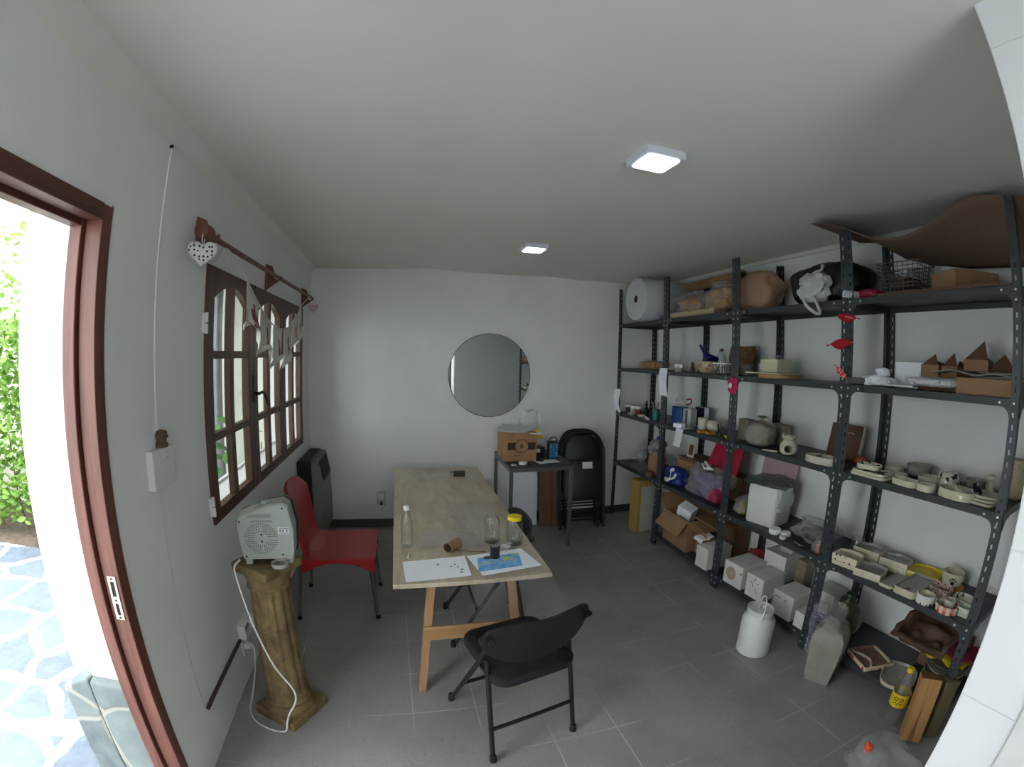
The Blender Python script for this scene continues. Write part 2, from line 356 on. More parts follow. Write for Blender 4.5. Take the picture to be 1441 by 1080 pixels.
# ---------------------------------------------------------------- window: three leaves, each two by three panes under an arch
wn = bpy.data.objects.new('window_1', None); COL.objects.link(wn); struct(wn)
LW = (WY1-WY0)/3
def leaf(k):
    y0 = WY0+k*LW+.001; y1 = y0+LW-.002; yc = (y0+y1)/2; X0, X1 = -.030, .012; mb = MB()
    a, b = y0+.082, y1-.082; zb = .968; zt = lambda y: 1.992-.075*((y-yc)/((b-a)/2))**2
    mb.box(X0, X1, y0, a, WZ0, WZ1); mb.box(X0, X1, b, y1, WZ0, WZ1); mb.box(X0, X1, a, b, WZ0, zb)
    n = 14; ys = [a+(b-a)*i/n for i in range(n+1)]
    poly = [(y, zt(y)) for y in ys] + [(b, WZ1), (a, WZ1)]
    mb.loft([[(x, y, z) for y, z in poly] for x in (X0, X1)])
    mb.box(X0+.004, X1-.004, yc-.027, yc+.027, zb, 1.99)
    for z in (1.665, 1.292):
        for q0, q1 in ((a, yc-.027), (yc+.027, b)): mb.box(X0+.005, X1-.005, q0, q1, z-.019, z+.019)
    o = mb.build('leaf', 'winwood', wn, bev=.003)
    for q0, q1 in ((a, yc-.027), (yc+.027, b)):
        m = 6; ys = [q0+(q1-q0)*i/m for i in range(m+1)]
        MB().loft([[(x, y, z) for y, z in [(y, zt(y)) for y in ys] + [(q1, 1.684), (q0, 1.684)]] for x in (-.012, -.009)]).build('pane', 'pane', o)
        for z0, z1 in ((1.311, 1.646), (zb, 1.273)): MB().box(-.012, -.009, q0, q1, z0, z1).build('pane', 'pane', o)
for k in range(3): leaf(k)
def handle():
    mb = MB(); y = 2.541
    mb.box(.012, .018, y-.014, y+.014, 1.40, 1.55); mb.rod((.012, y, 1.445), (.05, y, 1.445), .009)
    mb.tube([(.05, y, 1.447), (.055, y+.03, 1.452), (.056, y+.07, 1.44), (.056, y+.105, 1.405), (.056, y+.115, 1.375)], .0085); return mb
M['handle'] = plain('dark_bronze', (44, 36, 32), .4, .5)
handle().build('handle', 'handle', wn, smooth=40)
for z in (1.00, 1.80):
    mb = MB(); mb.rod((.014, 1.879, z-.045), (.014, 1.879, z-.003), .0085, n=10); mb.rod((.014, 1.879, z+.003), (.014, 1.879, z+.045), .0085, n=10); mb.box(.001, .012, 1.862, 1.879, z-.04, z+.04)
    mb.build('hinge', 'white', wn)
MB().box(-.262, -.24, WY0, WY1, WZ0-.03, WZ0+.012).build('outer_sill', 'wall', wn)
# ---------------------------------------------------------------- outside: slate paving, clad pier, garden wall, plants
def m_slate(name, sc, mort, c1, c2, e0, e1):
    t = NT(name); co = t.mapv((1, 1, 1)); wob = t.noise(3.5, 4, .6)
    mp = t.node('ShaderNodeVectorMath', operation='ADD'); t.l.new(co, mp.inputs[0])
    nn = t.node('ShaderNodeTexNoise'); nn.inputs['Scale'].default_value = 2.2; t.l.new(co, nn.inputs[0]); vm = t.node('ShaderNodeVectorMath', operation='SCALE'); t.l.new(nn.outputs['Color'], vm.inputs[0]); vm.inputs['Scale'].default_value = .22; t.l.new(vm.outputs[0], mp.inputs[1])
    v = t.voro(sc, 'DISTANCE_TO_EDGE', mp.outputs[0]); cell = t.voro(sc, 'F1', mp.outputs[0])
    g = t.math('SUBTRACT', 1.0, t.step(v.outputs['Distance'], e0, e1))
    s = t.mix(t.step(t.noise(7, 6, .7), .3, .7), lin(*c1), lin(*c2)); s = t.mix(t.math('MULTIPLY', t.sep(cell.outputs['Color'])[0], .5), s, scl(lin(*c2), 1.25))
    t.bump(t.math('ADD', t.math('MULTIPLY', g, -.6), t.math('MULTIPLY', t.noise(9, 6, .7), .5)), .4, .012)
    return t.base(t.mix(g, s, lin(*mort)), .75, 0, .3)
M['paving'] = m_slate('slate_crazy_paving', 2.3, (222, 220, 214), (84, 92, 104), (112, 122, 134), .035, .085)
M['clad'] = m_slate('slate_cladding', 3.1, (150, 148, 138), (70, 80, 84), (118, 126, 124), .012, .04)
struct(MB().box(-7, -.26, -4, 9, -.2, -.06).build('paving_outside', 'paving'))
struct(MB().box(-.26, 0, DY0, DY1, -.1, .004).build('threshold', 'paving'))
def clad():
    mb = MB(); mb.loft([[(x, y, z) for x, z in ((-.40, -.06), (-.255, -.06), (-.255, .61), (-.27, .61), (-.385, .56))] for y in (1.125, 1.80)])
    mb.loft([[(x, y, z) for y, z in ((1.1255, -.06), (1.1585, -.06), (1.1585, .61), (1.1255, .60))] for x in (-.2549, -.102)]); return mb
struct(clad().build('pier_cladding', 'clad', bev=.008))
M['gwall'] = plain('pale_garden_wall', (232, 228, 216), .9, 0, .04, 3)
struct(MB().box(-7, -.26, 4.45, 4.6, -.1, 3.3).build('garden_wall', 'gwall'))
M['soil'] = plain('dark_soil', (86, 74, 62), .95, 0, .4, 18, .5, 30)
struct(MB().box(-7, -1.9, 3.42, 4.45, -.07, -.02).build('soil_bed', 'soil'))
def m_leaf(name, a, b):
    t = NT(name); c = t.mix(t.step(t.noise(5, 2), .35, .65), lin(*a), lin(*b)); t.base(c, .5, 0, .3)
    tl = t.node('ShaderNodeBsdfTranslucent'); t.l.new(c, tl.inputs[0]); mx = t.node('ShaderNodeMixShader'); mx.inputs[0].default_value = .35
    t.l.new(t.p.outputs[0], mx.inputs[1]); t.l.new(tl.outputs[0], mx.inputs[2]); t.l.new(mx.outputs[0], t.out.inputs[0]); return t.m
M['leaf'] = m_leaf('hedge_leaf', (84, 122, 44), (142, 176, 88)); M['leaf2'] = m_leaf('vine_leaf', (70, 122, 56), (104, 150, 78))
def leaves(mb, n, pos, size, rng):
    for _ in range(n):
        p = Vector(pos()); s = size*rng.uniform(.6, 1.3); e = Euler((rng.uniform(-1.1, 1.1), rng.uniform(-1.1, 1.1), rng.uniform(0, 6.3)))
        Mx = Matrix.Translation(p) @ e.to_matrix().to_4x4()
        mb.add([(0, -s*.5, 0), (s*.3, -s*.15, -s*.06), (s*.28, s*.2, -s*.05), (0, s*.55, 0), (-s*.28, s*.2, -s*.05), (-s*.3, -s*.15, -s*.06), (0, 0, s*.05)], [(0, 1, 6), (1, 2, 6), (2, 3, 6), (3, 4, 6), (4, 5, 6), (5, 0, 6)], Mx)
def hedge():
    r = random.Random(4); mb = MB()
    def pos():
        x = r.uniform(-6.2, -2.05); z = .08+1.9*r.random()**.85 if r.random() < .9 else r.uniform(1.6, 2.9)
        d = .16*nz((x, z, 0), 1.7, 3); return (x, 3.50+d+abs(r.gauss(0, .16)), z+.12*nz((x, 0, z), 2, 6))
    leaves(mb, 9000, pos, .085, r); return mb
hg = hedge().build('hedge', ['leaf']); tag(hg, 'leafy green garden hedge seen through the open doorway', 'hedge')
mb = MB(); r = random.Random(8)
for i in range(26):
    x = r.uniform(-5.5, -2.2); y = r.uniform(3.6, 3.9); mb.tube([(x, y, -.03), (x+r.uniform(-.1, .1), y, .35), (x+r.uniform(-.25, .25), y-.05, .9)], .008, 5)
M['twig'] = plain('twig', (84, 68, 52), .9); mb.build('stem', 'twig', hg)
def vine(name, label, c, h, spread, n, seed, size):
    r = random.Random(seed); t = thing(name, label, 'plant', c); mb = MB(); st = MB()
    for k in range(5):
        a = r.uniform(0, 6.3); tip = (spread*.6*math.cos(a), spread*.4*math.sin(a), h*r.uniform(.6, 1)); st.tube([(0, 0, 0), (tip[0]*.3, tip[1]*.3, tip[2]*.5), tip], .006, 5)
        leaves(mb, n//5, lambda: (tip[0]*(u := r.uniform(.25, 1.05))+r.gauss(0, spread*.28), tip[1]*u+r.gauss(0, spread*.2), tip[2]*u+r.gauss(0, .07)), size, r)
    mb.build('foliage', 'leaf2', t); st.build('stem', 'twig', t); return t
vine('garden_plant', 'bushy green plant low behind the left window leaf', (-.78, 3.45, -.06), 1.25, .24, 110, 2, .12)
vine('climbing_vine', 'green creeper showing at the top of the left window leaf', (-1.12, 4.08, -.06), 2.75, .22, 190, 5, .13)
vine('young_plant', 'small leafy plant outside behind the middle window leaf', (-.50, 4.12, -.06), 1.35, .08, 40, 9, .10)
post = MB().rod((-.86, 4.1, -.06), (-.86, 4.1, 3.2), .045, n=14).build('garden_post', 'grey', smooth=40); tag(post, 'grey post standing outside behind the left window leaf', 'post')
M['shade_roof'] = plain('shade_roof_underside', (128, 110, 94), .9, 0, .1)  # for a roof added outside to cut the daylight reaching the window
mb = MB(); mb.box(-.92, -.26, 1.75, 2.8, 2.30, 2.42); mb.box(-1.55, -.26, 2.8, 4.45, 2.30, 2.42); struct(MB().box(-.92, -.26, 1.75, 1.87, -.1, 2.30).build('added_shade_wall', 'gwall')); o = mb.build('added_shade_roof', 'shade_roof'); struct(o)  # roof and fin wall, both added to shade the window
# ---------------------------------------------------------------- ceiling lamps
M['lampglow'] = emit('lamp_diffuser', (.88, .95, 1.0), 9.0)
M['lampbody'] = plain('lamp_housing', (214, 220, 228), .4, 0, .02)
def lamp(x, y, label):
    t = thing('ceiling_lamp', label, 'ceiling lamp', (x, y, 2.4765), 0, 'square LED ceiling lamps'); h = .085
    mb = MB(); mb.box(-h, h, -h, h, -.030, 0)
    for i, q in ((0, 0), (1, 0), (2, 0)):
        for dx in (-.006, .006): mb.box(-.022+i*.022+dx-.002, -.022+i*.022+dx+.002, -h-.0012, -h, -.020, -.008)
    mb.build('housing', 'lampbody', t, bev=.003)
    MB().prism(rrect(.140, .140, .016), -.0335, -.0302).build('diffuser', 'lampglow', t)
lamp(1.785, 1.40, 'white square ceiling lamp nearest the open doorway, glowing')
lamp(1.775, 3.005, 'white square ceiling lamp farther back, near the round mirror wall')
# ---------------------------------------------------------------- slotted-angle shelving: four units side by side
XF, XB = 3.08, 3.535
LEV = [.108, .60, 1.123, 1.59, 2.046]
EDGE = [4.178, 3.286, 2.3925, 1.4795, .556]
def flange(mb, p, u, H, wd=.038):
    """slotted steel strip rising from p; u = direction across; slots left open"""
    u = Vector(u); p = Vector(p); sw = .0042; c = wd*.52; per = .05; n = int(H/per)
    def q(a, b, z0, z1): mb.add([p+u*a+Vector((0,0,z0)), p+u*b+Vector((0,0,z0)), p+u*b+Vector((0,0,z1)), p+u*a+Vector((0,0,z1))], [(0, 1, 2, 3)])
    q(0, c-sw, 0, H); q(c+sw, wd, 0, H)
    for k in range(n+1):
        z0 = k*per-.014; z1 = k*per+.014
        q(c-sw, c+sw, max(0, z0), min(H, z1))
def post_mb(dx, dy, H=2.42):
    mb = MB(); flange(mb, (0, 0, 0), (0, dy, 0), H); flange(mb, (0, 0, 0), (dx, 0, 0), H); return mb
def shelf_mb(w, d):
    mb = MB(); L = .034
    mb.box(0, d, 0, w, -.0025, 0)
    mb.box(0, .0025, 0, w, -L, -.0025); mb.box(d-.0025, d, 0, w, -L, -.0025); mb.box(.0025, d-.0025, 0, .0025, -L, -.0025); mb.box(.0025, d-.0025, w-.0025, w, -L, -.0025)
    mb.box(.0025, .014, .0025, w-.0025, -L, -L+.002); mb.box(d-.014, d-.0025, .0025, w-.0025, -L, -L+.002); return mb
def gusset_mb(sy):
    s = .058; pts = [(0, 0)] + [(sy*(s-s*math.sin(a)*1.0), -(s-s*math.cos(a))) for a in [PI/2*i/8 for i in range(9)]][::-1]
    pts = [(0, .0)] + [(sy*(.038+.045-.045*math.cos(a)), -.034-.045+.045*math.sin(a)) for a in [PI/2*i/8 for i in range(9)]] + [(sy*.105, -.03), (sy*.105, -.002)]
    mb = MB(); mb.loft([[(x, y, z) for y, z in pts] for x in (-.0052, -.0030)]); return mb
def gside_mb():
    pts = [(0, 0)] + [(.038+.045-.045*math.cos(a), -.034-.045+.045*math.sin(a)) for a in [PI/2*i/8 for i in range(9)]] + [(.105, -.03), (.105, -.002)]
    mb = MB(); mb.loft([[(x, y, z) for x, z in pts] for y in (-.0045, -.0025)]); return mb
_mesh = {}
def shared(key, fn, name, mat, parent, loc, **kw):
    if key not in _mesh: o = fn().build(name, mat, parent, **kw); _mesh[key] = o
    else: o = _mesh[key].copy(); COL.objects.link(o); o.parent = parent
    o.location = loc; return o
def bolt_mb():
    mb = MB(); mb.lathe([(.0065, 0), (.0065, .002), (.0045, .0045), (.001, .0052)], 10, Matrix.Rotation(-PI/2, 4, 'Y')); return mb
def unit(i, label):
    y1, y0 = EDGE[i], EDGE[i+1]; g = .0015; y0 += g; y1 -= g; w = y1-y0; d = XB-XF
    t = thing('shelving_unit', label, 'shelf unit', (XF, y0, 0), 0, 'slotted steel shelving units')
    for (x, y, dx, dy) in ((0, 0, .038, 1), (0, w, .038, -1), (d, 0, -.038, 1), (d, w, -.038, -1)):
        shared(('post', dx > 0, dy), lambda: post_mb(1 if dx > 0 else -1, dy), 'post', 'steel', t, (x, y, 0), thick=.0022)
    for z in (LEV[1:] if i == 0 else LEV):
        shelf_mb(w-.010, d-.010).build('shelf', 'shelfp', t).location = (.005, .005, z)
        for y, sy in ((0, 1), (w, -1)):
            gz = shared(('gus', sy), lambda: gusset_mb(sy), 'gusset', 'steel', t, (0, y, z))
            for by, bz in ((.085, -.018), (.020, -.018), (.020, -.060)):
                shared('bolt', bolt_mb, 'bolt', 'bolt', t, (-.0052, y+sy*by, z+bz), smooth=40)
        if i == 3: shared('gside', gside_mb, 'gusset', 'steel', t, (0, 0, z))
    return t
unit(0, 'dark grey steel shelf unit farthest back, holding the bubble wrap roll')
unit(1, 'dark grey steel shelf unit second from the back wall, under the brown bags')
unit(2, 'dark grey steel shelf unit third from the back wall, over the white plaster moulds')
unit(3, 'dark grey steel shelf unit nearest the camera, full of glazed pottery trays')
# ---------------------------------------------------------------- work table
def worktable():
    t = thing('work_table', 'long plywood work table with pine legs and clear plastic cover', 'table', (1.175, 2.79, 0)); W2, L2, H = .363, 1.03, .685
    MB().box(-W2, W2, -L2, L2, H-.022, H).build('tabletop', 'ply', t, bev=.002)
    for x in (-.215, .215):
        for y in (-L2+.10, L2-.14):
            mb = MB(); o = x*.2; i_ = -x*.14; mb.loft([[(x+o-.019, y-.022, 0), (x+o+.019, y-.022, 0), (x+o+.019, y+.022, 0), (x+o-.019, y+.022, 0)], [(x+i_-.019, y-.022, H-.022), (x+i_+.019, y-.022, H-.022), (x+i_+.019, y+.022, H-.022), (x+i_-.019, y+.022, H-.022)]])
            mb.build('leg', 'legwood', t, bev=.002)
    for y in (-L2+.10, L2-.14):
        MB().box(-.235, .235, y-.037, y-.0225, .335, .41).build('stretcher', 'pinex', t, bev=.002)
    return t
# legs lean outward: front pair stands at y 1.85
worktable()
def cover():
    mb = MB(); rng = 3
    pts = [(2.85, .6870), (2.3, .6868), (1.9, .6868), (1.762, .6868), (1.7575, .680), (1.755, .64), (1.752, .57), (1.748, .52), (1.746, .49)]
    def fn(u, v):
        k = v*(len(pts)-1); i = min(int(k), len(pts)-2); f = k-i; y = pts[i][0]*(1-f)+pts[i+1][0]*f; z = pts[i][1]*(1-f)+pts[i+1][1]*f
        x = 1.16+.376*u; hang = max(0, .68-z)
        return (x+hang*(u*.45), y - abs(hang*.25*nz((x, z, 0), 9, 4)) - hang*.03, z + (.0016*abs(nz((x, y, 0), 14, 2)) if z > .68 else 0))
    mb.grid(fn, 26, 32)
    o = mb.build('plastic_cover', 'film', smooth=60); return tag(o, 'clear plastic sheet lying over the table and hanging off its front corner', 'plastic sheet')
cover()
def wrinkled(name, label, poly, z, seed, amp, mat, cat='plastic sheet'):
    mb = MB(); a, b, c, d = [Vector(p) for p in poly]
    def fn(u, v):
        p = (a*(1-u)+b*u)*(1-v)+(d*(1-u)+c*u)*v; return (p.x, p.y, z+abs(amp*nz((p.x, p.y, 0), 16, seed))+.5*amp*abs(nz((p.x, p.y, 0), 40, seed)))
    mb.grid(fn, 34, 20); return tag(mb.build(name, mat, smooth=60), label, cat)
wrinkled('plastic_bag', 'crumpled clear plastic bag lying flat behind the cardboard tube on the table', [(.95, 2.14), (1.28, 2.10), (1.30, 2.34), (.97, 2.36)], .6885, 3, .014, 'filmlit', 'bag')
wrinkled('plastic_wrapper', 'small shiny clear wrapper lying in the middle of the plywood table', [(1.15, 2.36), (1.215, 2.36), (1.215, 2.56), (1.14, 2.58)], .689, 8, .016, 'filmlit', 'wrapper')
# ---------------------------------------------------------------- folding chair
def folding_chair(label, loc, rz, zb=.70):
    t = thing('folding_chair', label, 'chair', loc, rz, 'black folding chairs at the table')
    hw = .205
    def fr(z): return .23-.53*(z/.78)                                # front-leg / back line
    for s in (-1, 1):
        mb = MB(); mb.tube([(s*(hw+.012), fr(.012), .012), (s*hw, fr(.35), .35), (s*hw, fr(zb-.10), zb-.10), (s*(hw+.015), fr(zb-.04)-.012, zb-.04)], .0115, 10); mb.build('front_leg', 'black', t, smooth=40)
        mb = MB(); mb.tube([(s*hw*.98, -.218, .012), (s*hw*.95, -.165, .33), (s*hw*.93, -.135, .50)], .0108, 10); mb.build('rear_leg', 'black', t, smooth=40)
        mb = MB(); mb.lathe([(.0155, 0), (.0165, .012), (.0145, .035), (.012, .04)], 12); f = mb.build('foot_cap', 'blackmatt', t, smooth=40); f.location = (s*(hw+.012), .222, 0)
        mb = MB(); mb.lathe([(.0155, 0), (.0165, .012), (.0145, .035), (.012, .04)], 12); f = mb.build('foot_cap', 'blackmatt', t, smooth=40); f.location = (s*hw*.98, -.219, 0)
        mb = MB(); mb.cbox((s*hw*.965, -.11, .485), (.010, .075, .022), (R(-25), 0, 0)); mb.rod((s*hw*.90, -.137, .497), (s*(hw*.93+.018), -.137, .497), .006, n=8); mb.build('pivot_bracket', 'black', t, bev=.002)
    mb = MB(); mb.rod((-hw*.965, -.192, .17), (hw*.965, -.192, .17), .009); mb.build('cross_bar', 'black', t, smooth=40)
    mb = MB(); mb.rod((-hw, fr(.22), .22), (hw, fr(.22), .22), .009); mb.build('cross_bar', 'black', t, smooth=40)
    mb = MB(); pl = [(x, y-.035) for x, y in rrect(.385, .385, .07, 6)]
    mb.loft([[(x, y, .405+.04*(y+.23)) for x, y in off(pl, .012)], [(x, y, .412+.04*(y+.23)) for x, y in pl], [(x, y, .435+.04*(y+.23)) for x, y in pl], [(x, y, .449+.04*(y+.23)) for x, y in off(pl, .02)], [(x, y, .453+.04*(y+.23)) for x, y in off(pl, .07)]])
    mb.build('seat', 'blackvinyl', t, smooth=50)
    # curved oval back panel
    mb = MB(); n, m = 20, 8
    def pt(u, v, o):
        a = (u-.5)*2; x = a*.246; hh = .100*max(0, 1-abs(a)**3.4)**.55+.002; zc = zb-.090+.030*a*a; z = zc + (v-.5)*2*hh; y = fr(zb-.08) - (z-zb+.08)*.22 - .055*(1-a*a) + .02 + o
        return (x, y, z)
    fr_ = [[pt(u/n, v/m, 0) for u in range(n+1)] for v in range(m+1)]; bk = [[pt(u/n, v/m, -.016) for u in range(n+1)] for v in range(m+1)]
    rings = []
    for u in range(n+1): rings.append([fr_[v][u] for v in range(m+1)] + [bk[v][u] for v in range(m, -1, -1)])
    mb.loft(rings); mb.build('backrest', 'blackvinyl', t, smooth=50, bev=.004)
    return t
folding_chair('black folding chair in front, its padded seat pushed toward the plywood table', (1.317, 1.60, 0), R(13.5))
folding_chair('black folding chair half hidden on the right side of the plywood table', (1.345, 2.43, 0), R(90), .71)
# ---------------------------------------------------------------- red chair
def redchair():
    t = thing('plastic_chair', 'red plastic chair with grey metal legs beside the window wall', 'chair', (.43, 2.79, 0), 0)
    # one moulded shell: seat and back, width along y
    prof = [(.245, .345), (.262, .432), (.235, .446), (.10, .438), (-.06, .432), (-.15, .440), (-.185, .475), (-.205, .56), (-.225, .68), (-.25, .79), (-.29, .878)]
    wd = [.235, .24, .242, .24, .235, .232, .23, .225, .22, .215, .20]; mb = MB(); N = 12
    def ring(k, dx, dz):
        x, z = prof[k]; w_ = wd[k]; out = []
        for i in range(N+1):
            a = -1+2*i/N; back = max(0, (k-5)/5); curve = .035*a*a*(back > 0); out.append((x+dx+curve*(.4+.6*back), a*w_, z+dz-(.008*(1-a*a) if 1 < k < 5 else 0) - (.05*abs(a)**4 if k == 10 else 0)))
        return out
    def nrm(k):
        a = Vector(prof[max(0, k-1)]); b = Vector(prof[min(len(prof)-1, k+1)]); d = (b-a).normalized(); return (-d.y*.02, d.x*.02)
    rings = [ring(k, 0, 0) + ring(k, *nrm(k))[::-1] for k in range(len(prof))]
    mb.loft(rings); mb.build('seat_shell', 'red', t, smooth=50, bev=.004)
    for s in (-1, 1):                                                # arched side skirts of the shell
        mb = MB(); n = 14; xs = [-.20+.455*i/n for i in range(n+1)]
        lo = [(x, .440-.012-(.085 if i in (0,) else .02+.075*abs((i/n-.5)*2)**2.2)) for i, x in enumerate(xs)]
        up = [(x, .436) for x in xs]
        mb.loft([[(x, s*.236+dy, z) for x, z in lo+up[::-1]] for dy in (-.009, .009)]); mb.build('side_skirt', 'red', t, bev=.003)
    for x in (-.205, .225):
        for y in (-.215, .215):
            mb = MB(); mb.rod((x+(.028 if x > 0 else -.05), y*1.02, .006), (x, y, .43), .0125); mb.build('leg', 'chrome', t, smooth=40)
            f = MB().lathe([(.015, 0), (.0155, .02), (.013, .028)], 12).build('foot_cap', 'blackmatt', t, smooth=40); f.location = (x+(.028 if x > 0 else -.05), y*1.02, 0)
    return t
redchair()
# ---------------------------------------------------------------- gas wall heater
def heater():
    t = thing('gas_heater', 'grey and black gas heater mounted on the window wall in the corner', 'heater', (0, 3.85, .07)); H = .735; a, b = -.27, .27
    MB().box(.004, .125, a, b, 0, H).build('case', 'black', t, bev=.015, seg=3)
    mb = MB(); prof = [(.127, .0), (.17, .0), (.20, .06), (.205, .30), (.195, .56), (.165, H-.02), (.127, H-.01)]
    mb.loft([[(x-(.03 if abs(y) > .25 else 0)*(x > .13), y, z) for x, z in prof] for y in (a, a+.02, -.1, .1, b-.02, b)]); M['hgrey'] = plain('heater_grey', (112, 116, 114), .45, 0, .04)
    f = mb.build('front_cover', 'hgrey', t, smooth=35)
    mb = MB(); p0, p1 = (.2005, .54), (.1655, H-.03)
    mb.loft([[(p0[0], y, p0[1]) if k == 0 else (p1[0], y, p1[1]) for k in (0, 1)] + [((p1[0]+.006), y, p1[1]), (p0[0]+.006, y, p0[1])] for y in (a+.13, b-.05)])
    mb.build('top_grille', 'blackmatt', t)
    for k in range(7): y = a+.06+k*.07; MB().box(.03, .11, y-.012, y+.012, H-.003, H+.003).build('vent_slot', 'blackmatt', t)
    mb = MB(); mb.rod((.09, a-.001, H-.05), (.09, a-.02, H-.05), .018); mb.build('control_knob', 'blackmatt', t, smooth=40)
    return t
heater()
# ---------------------------------------------------------------- column with fan heater
def m_col():
    t = NT('weathered_column'); f = t.noise(9, 6, .7); c = t.mix(t.step(f, .32, .7), lin(96, 80, 54), lin(146, 126, 90)); c = t.mix(t.math('MULTIPLY', t.step(t.noise(3, 4), .55, .7), .5), c, lin(96, 76, 46))
    t.bump(t.noise(40, 6, .7), .5, .006); return t.base(c, .85, 0, .2)
M['column'] = m_col()
def column():
    rz = R(58)-PI/2; t = thing('column', 'fluted ochre pedestal column with square base and capital by the window wall', 'column', (.275, 1.755, 0), rz)
    mb = MB(); mb.box(-.125, .125, -.125, .125, 0, .048); mb.build('base_slab', 'column', t, bev=.006)
    mb = MB(); mb.lathe([(.118, .048), (.12, .062), (.108, .075), (.10, .082), (.108, .10), (.103, .115)], 40); mb.build('base_ring', 'column', t, smooth=40)
    mb = MB(); n = 120; F = 12; rings = []
    for z, r in ((.113, .102), (.125, .099), (.14, .098), (.40, .093), (.66, .087), (.69, .087), (.70, .088)):
        d = 0 if z in (.113, .125, .70) else .0085
        rings.append([((r-d*max(0, math.cos(F*2*PI*i/n))**.6 if math.cos(F*2*PI*i/n) > 0 else r)*math.cos(2*PI*i/n), (r-d*max(0, math.cos(F*2*PI*i/n))**.6 if math.cos(F*2*PI*i/n) > 0 else r)*math.sin(2*PI*i/n), z) for i in range(n)])
    mb.loft(rings); mb.build('shaft', 'column', t, smooth=50)
    mb = MB(); mb.lathe([(.088, .699), (.096, .705), (.094, .715), (.09, .72), (.098, .745), (.105, .765), (.105, .775)], 40); mb.build('capital_ring', 'column', t, smooth=40)
    mb = MB(); mb.box(-.108, .108, -.108, .108, .775, .815); mb.build('capital_slab', 'column', t, bev=.006); return t
column()
M['fangrey'] = plain('fan_heater_grey', (152, 158, 148), .45, 0, .03)
def fanheater():
    t = thing('fan_heater', 'grey portable fan heater seen from behind on top of the column', 'heater', (.300, 1.755, .8155), R(6)); w, h, d = .118, .262, .10
    out = [(-.105, .028), (-.118, .10), (-.122, .19), (-.112, .213), (-.07, .232), (.02, .262), (.072, .268), (.098, .252), (.116, .16), (.112, .06), (.104, .028)]
    mb = MB(); mb.loft([[(x*k, y, .028+(z-.028)*k2) for x, z in out] for y, k, k2 in ((-.055, .96, .97), (-.048, 1, 1), (.03, 1, 1))]); mb.build('rear_housing', 'fangrey', t, smooth=35)
    mb = MB(); mb.loft([[(x*k+.004, y, .028+(z-.028)*k2) for x, z in out] for y, k, k2 in ((.0305, 1.04, 1.01), (.06, 1.03, 1.0), (.07, .95, .96))]); mb.build('front_bezel', 'black', t, smooth=35)
    mb = MB()
    for k in range(5, 12):
        r = .006*k
        for i in range(int(4.2*k)):
            a = 2*PI*i/int(4.2*k)
            if abs(math.sin(2*a)) > .13: mb.cbox((-.022+r*math.cos(a), -.0556, .118+r*math.sin(a)), (.0036, .0012, .0022))
    mb.build('rear_grille', 'blackmatt', t)
    for x, z in ((-.107, .19), (.074, .245), (-.02, .135), (-.02, .105), (-.092, .04), (.06, .045)): MB().rod((x, -.0548, z), (x, -.0562, z), .0042, n=8).build('screw', 'blackmatt', t)
    mb = MB(); mb.box(-.072, .028, -.0562, -.054, .207, .222); mb.box(-.06, .03, -.0562, -.054, .189, .196); mb.build('handle_recess', plain('recess_grey', (128, 134, 126), .5), t)
    mb = MB(); mb.box(.050, .095, -.0562, -.054, .135, .165); mb.build('rating_label', plain('rating_label', (204, 206, 204), .5), t)
    mb = MB(); mb.cm = 0
    for k in range(2): mb.box(.054, .092, -.0568, -.0561, .139+k*.018, .142+k*.018)
    for x in (.056, .068, .083): mb.box(x, x+.006, -.0568, -.0561, .146, .155)
    mb.build('label_print', 'grey', t)
    for x in (-.045, .0): mb = MB(); mb.lathe([(.018, -.006), (.018, .008), (.014, .012)], 18, Matrix.Translation((x, -.005, .238+.35*(x+.045)))); mb.build('knob', 'fangrey', t, smooth=40)
    for s in (-.085, .085): mb = MB(); mb.box(s-.016, s+.016, -.05, .06, 0, .030); mb.build('foot', 'fangrey', t, bev=.006)
    return t
fanheater()
def cr(pts, k=6):
    pts = [Vector(p) for p in pts]; out = []
    for i in range(len(pts)-1):
        a, b, c, d = pts[max(0, i-1)], pts[i], pts[i+1], pts[min(len(pts)-1, i+2)]
        for j in range(k):
            t = j/k; out.append(.5*((2*b)+(c-a)*t+(2*a-5*b+4*c-d)*t*t+(3*b-a-3*c+d)*t**3))
    return out+[pts[-1]]
mb = MB(); mb.tube(cr([(.185, 1.685, .842), (.172, 1.650, .830), (.178, 1.632, .80), (.205, 1.608, .70), (.235, 1.602, .56), (.285, 1.602, .38), (.345, 1.606, .25), (.350, 1.592, .19), (.312, 1.582, .12), (.292, 1.583, .066), (.285, 1.575, .03), (.262, 1.582, .007), (.20, 1.595, .007), (.12, 1.645, .007), (.075, 1.72, .012), (.07, 1.80, .03), (.075, 1.90, .12), (.065, 1.97, .185), (.05, 2.0, .195)]), .0042, 8)
tag(mb.build('power_cable', 'white', smooth=50), 'white power cable looping down the column from the fan heater', 'cable')
t = thing('power_plug', 'white plug in the low socket on the wall behind the column', 'plug', (.008, 2.0, .195)); mb = MB(); mb.loft([[(0, -.018, -.018), (0, .018, -.018), (0, .018, .018), (0, -.018, .018)], [(.03, -.013, -.012), (.03, .013, -.012), (.03, .013, .012), (.03, -.013, .012)], [(.045, -.005, -.005), (.045, .005, -.005), (.045, .005, .005), (.045, -.005, .005)]]); mb.build('body', 'white', t, bev=.002)
mb = MB(); mb.box(-.007, 0, -.035, .035, -.05, .05); mb.build('socket_plate', 'white', t, bev=.002)
mb = MB(); mb.lathe([(.028, 0), (.036, .004), (.038, .02), (.034, .022), (.030, .010), (.0, .008)], 24); mb.box(-.036, -.02, -.006, .006, .018, .0235); mb.box(.02, .036, -.006, .006, .018, .0235)
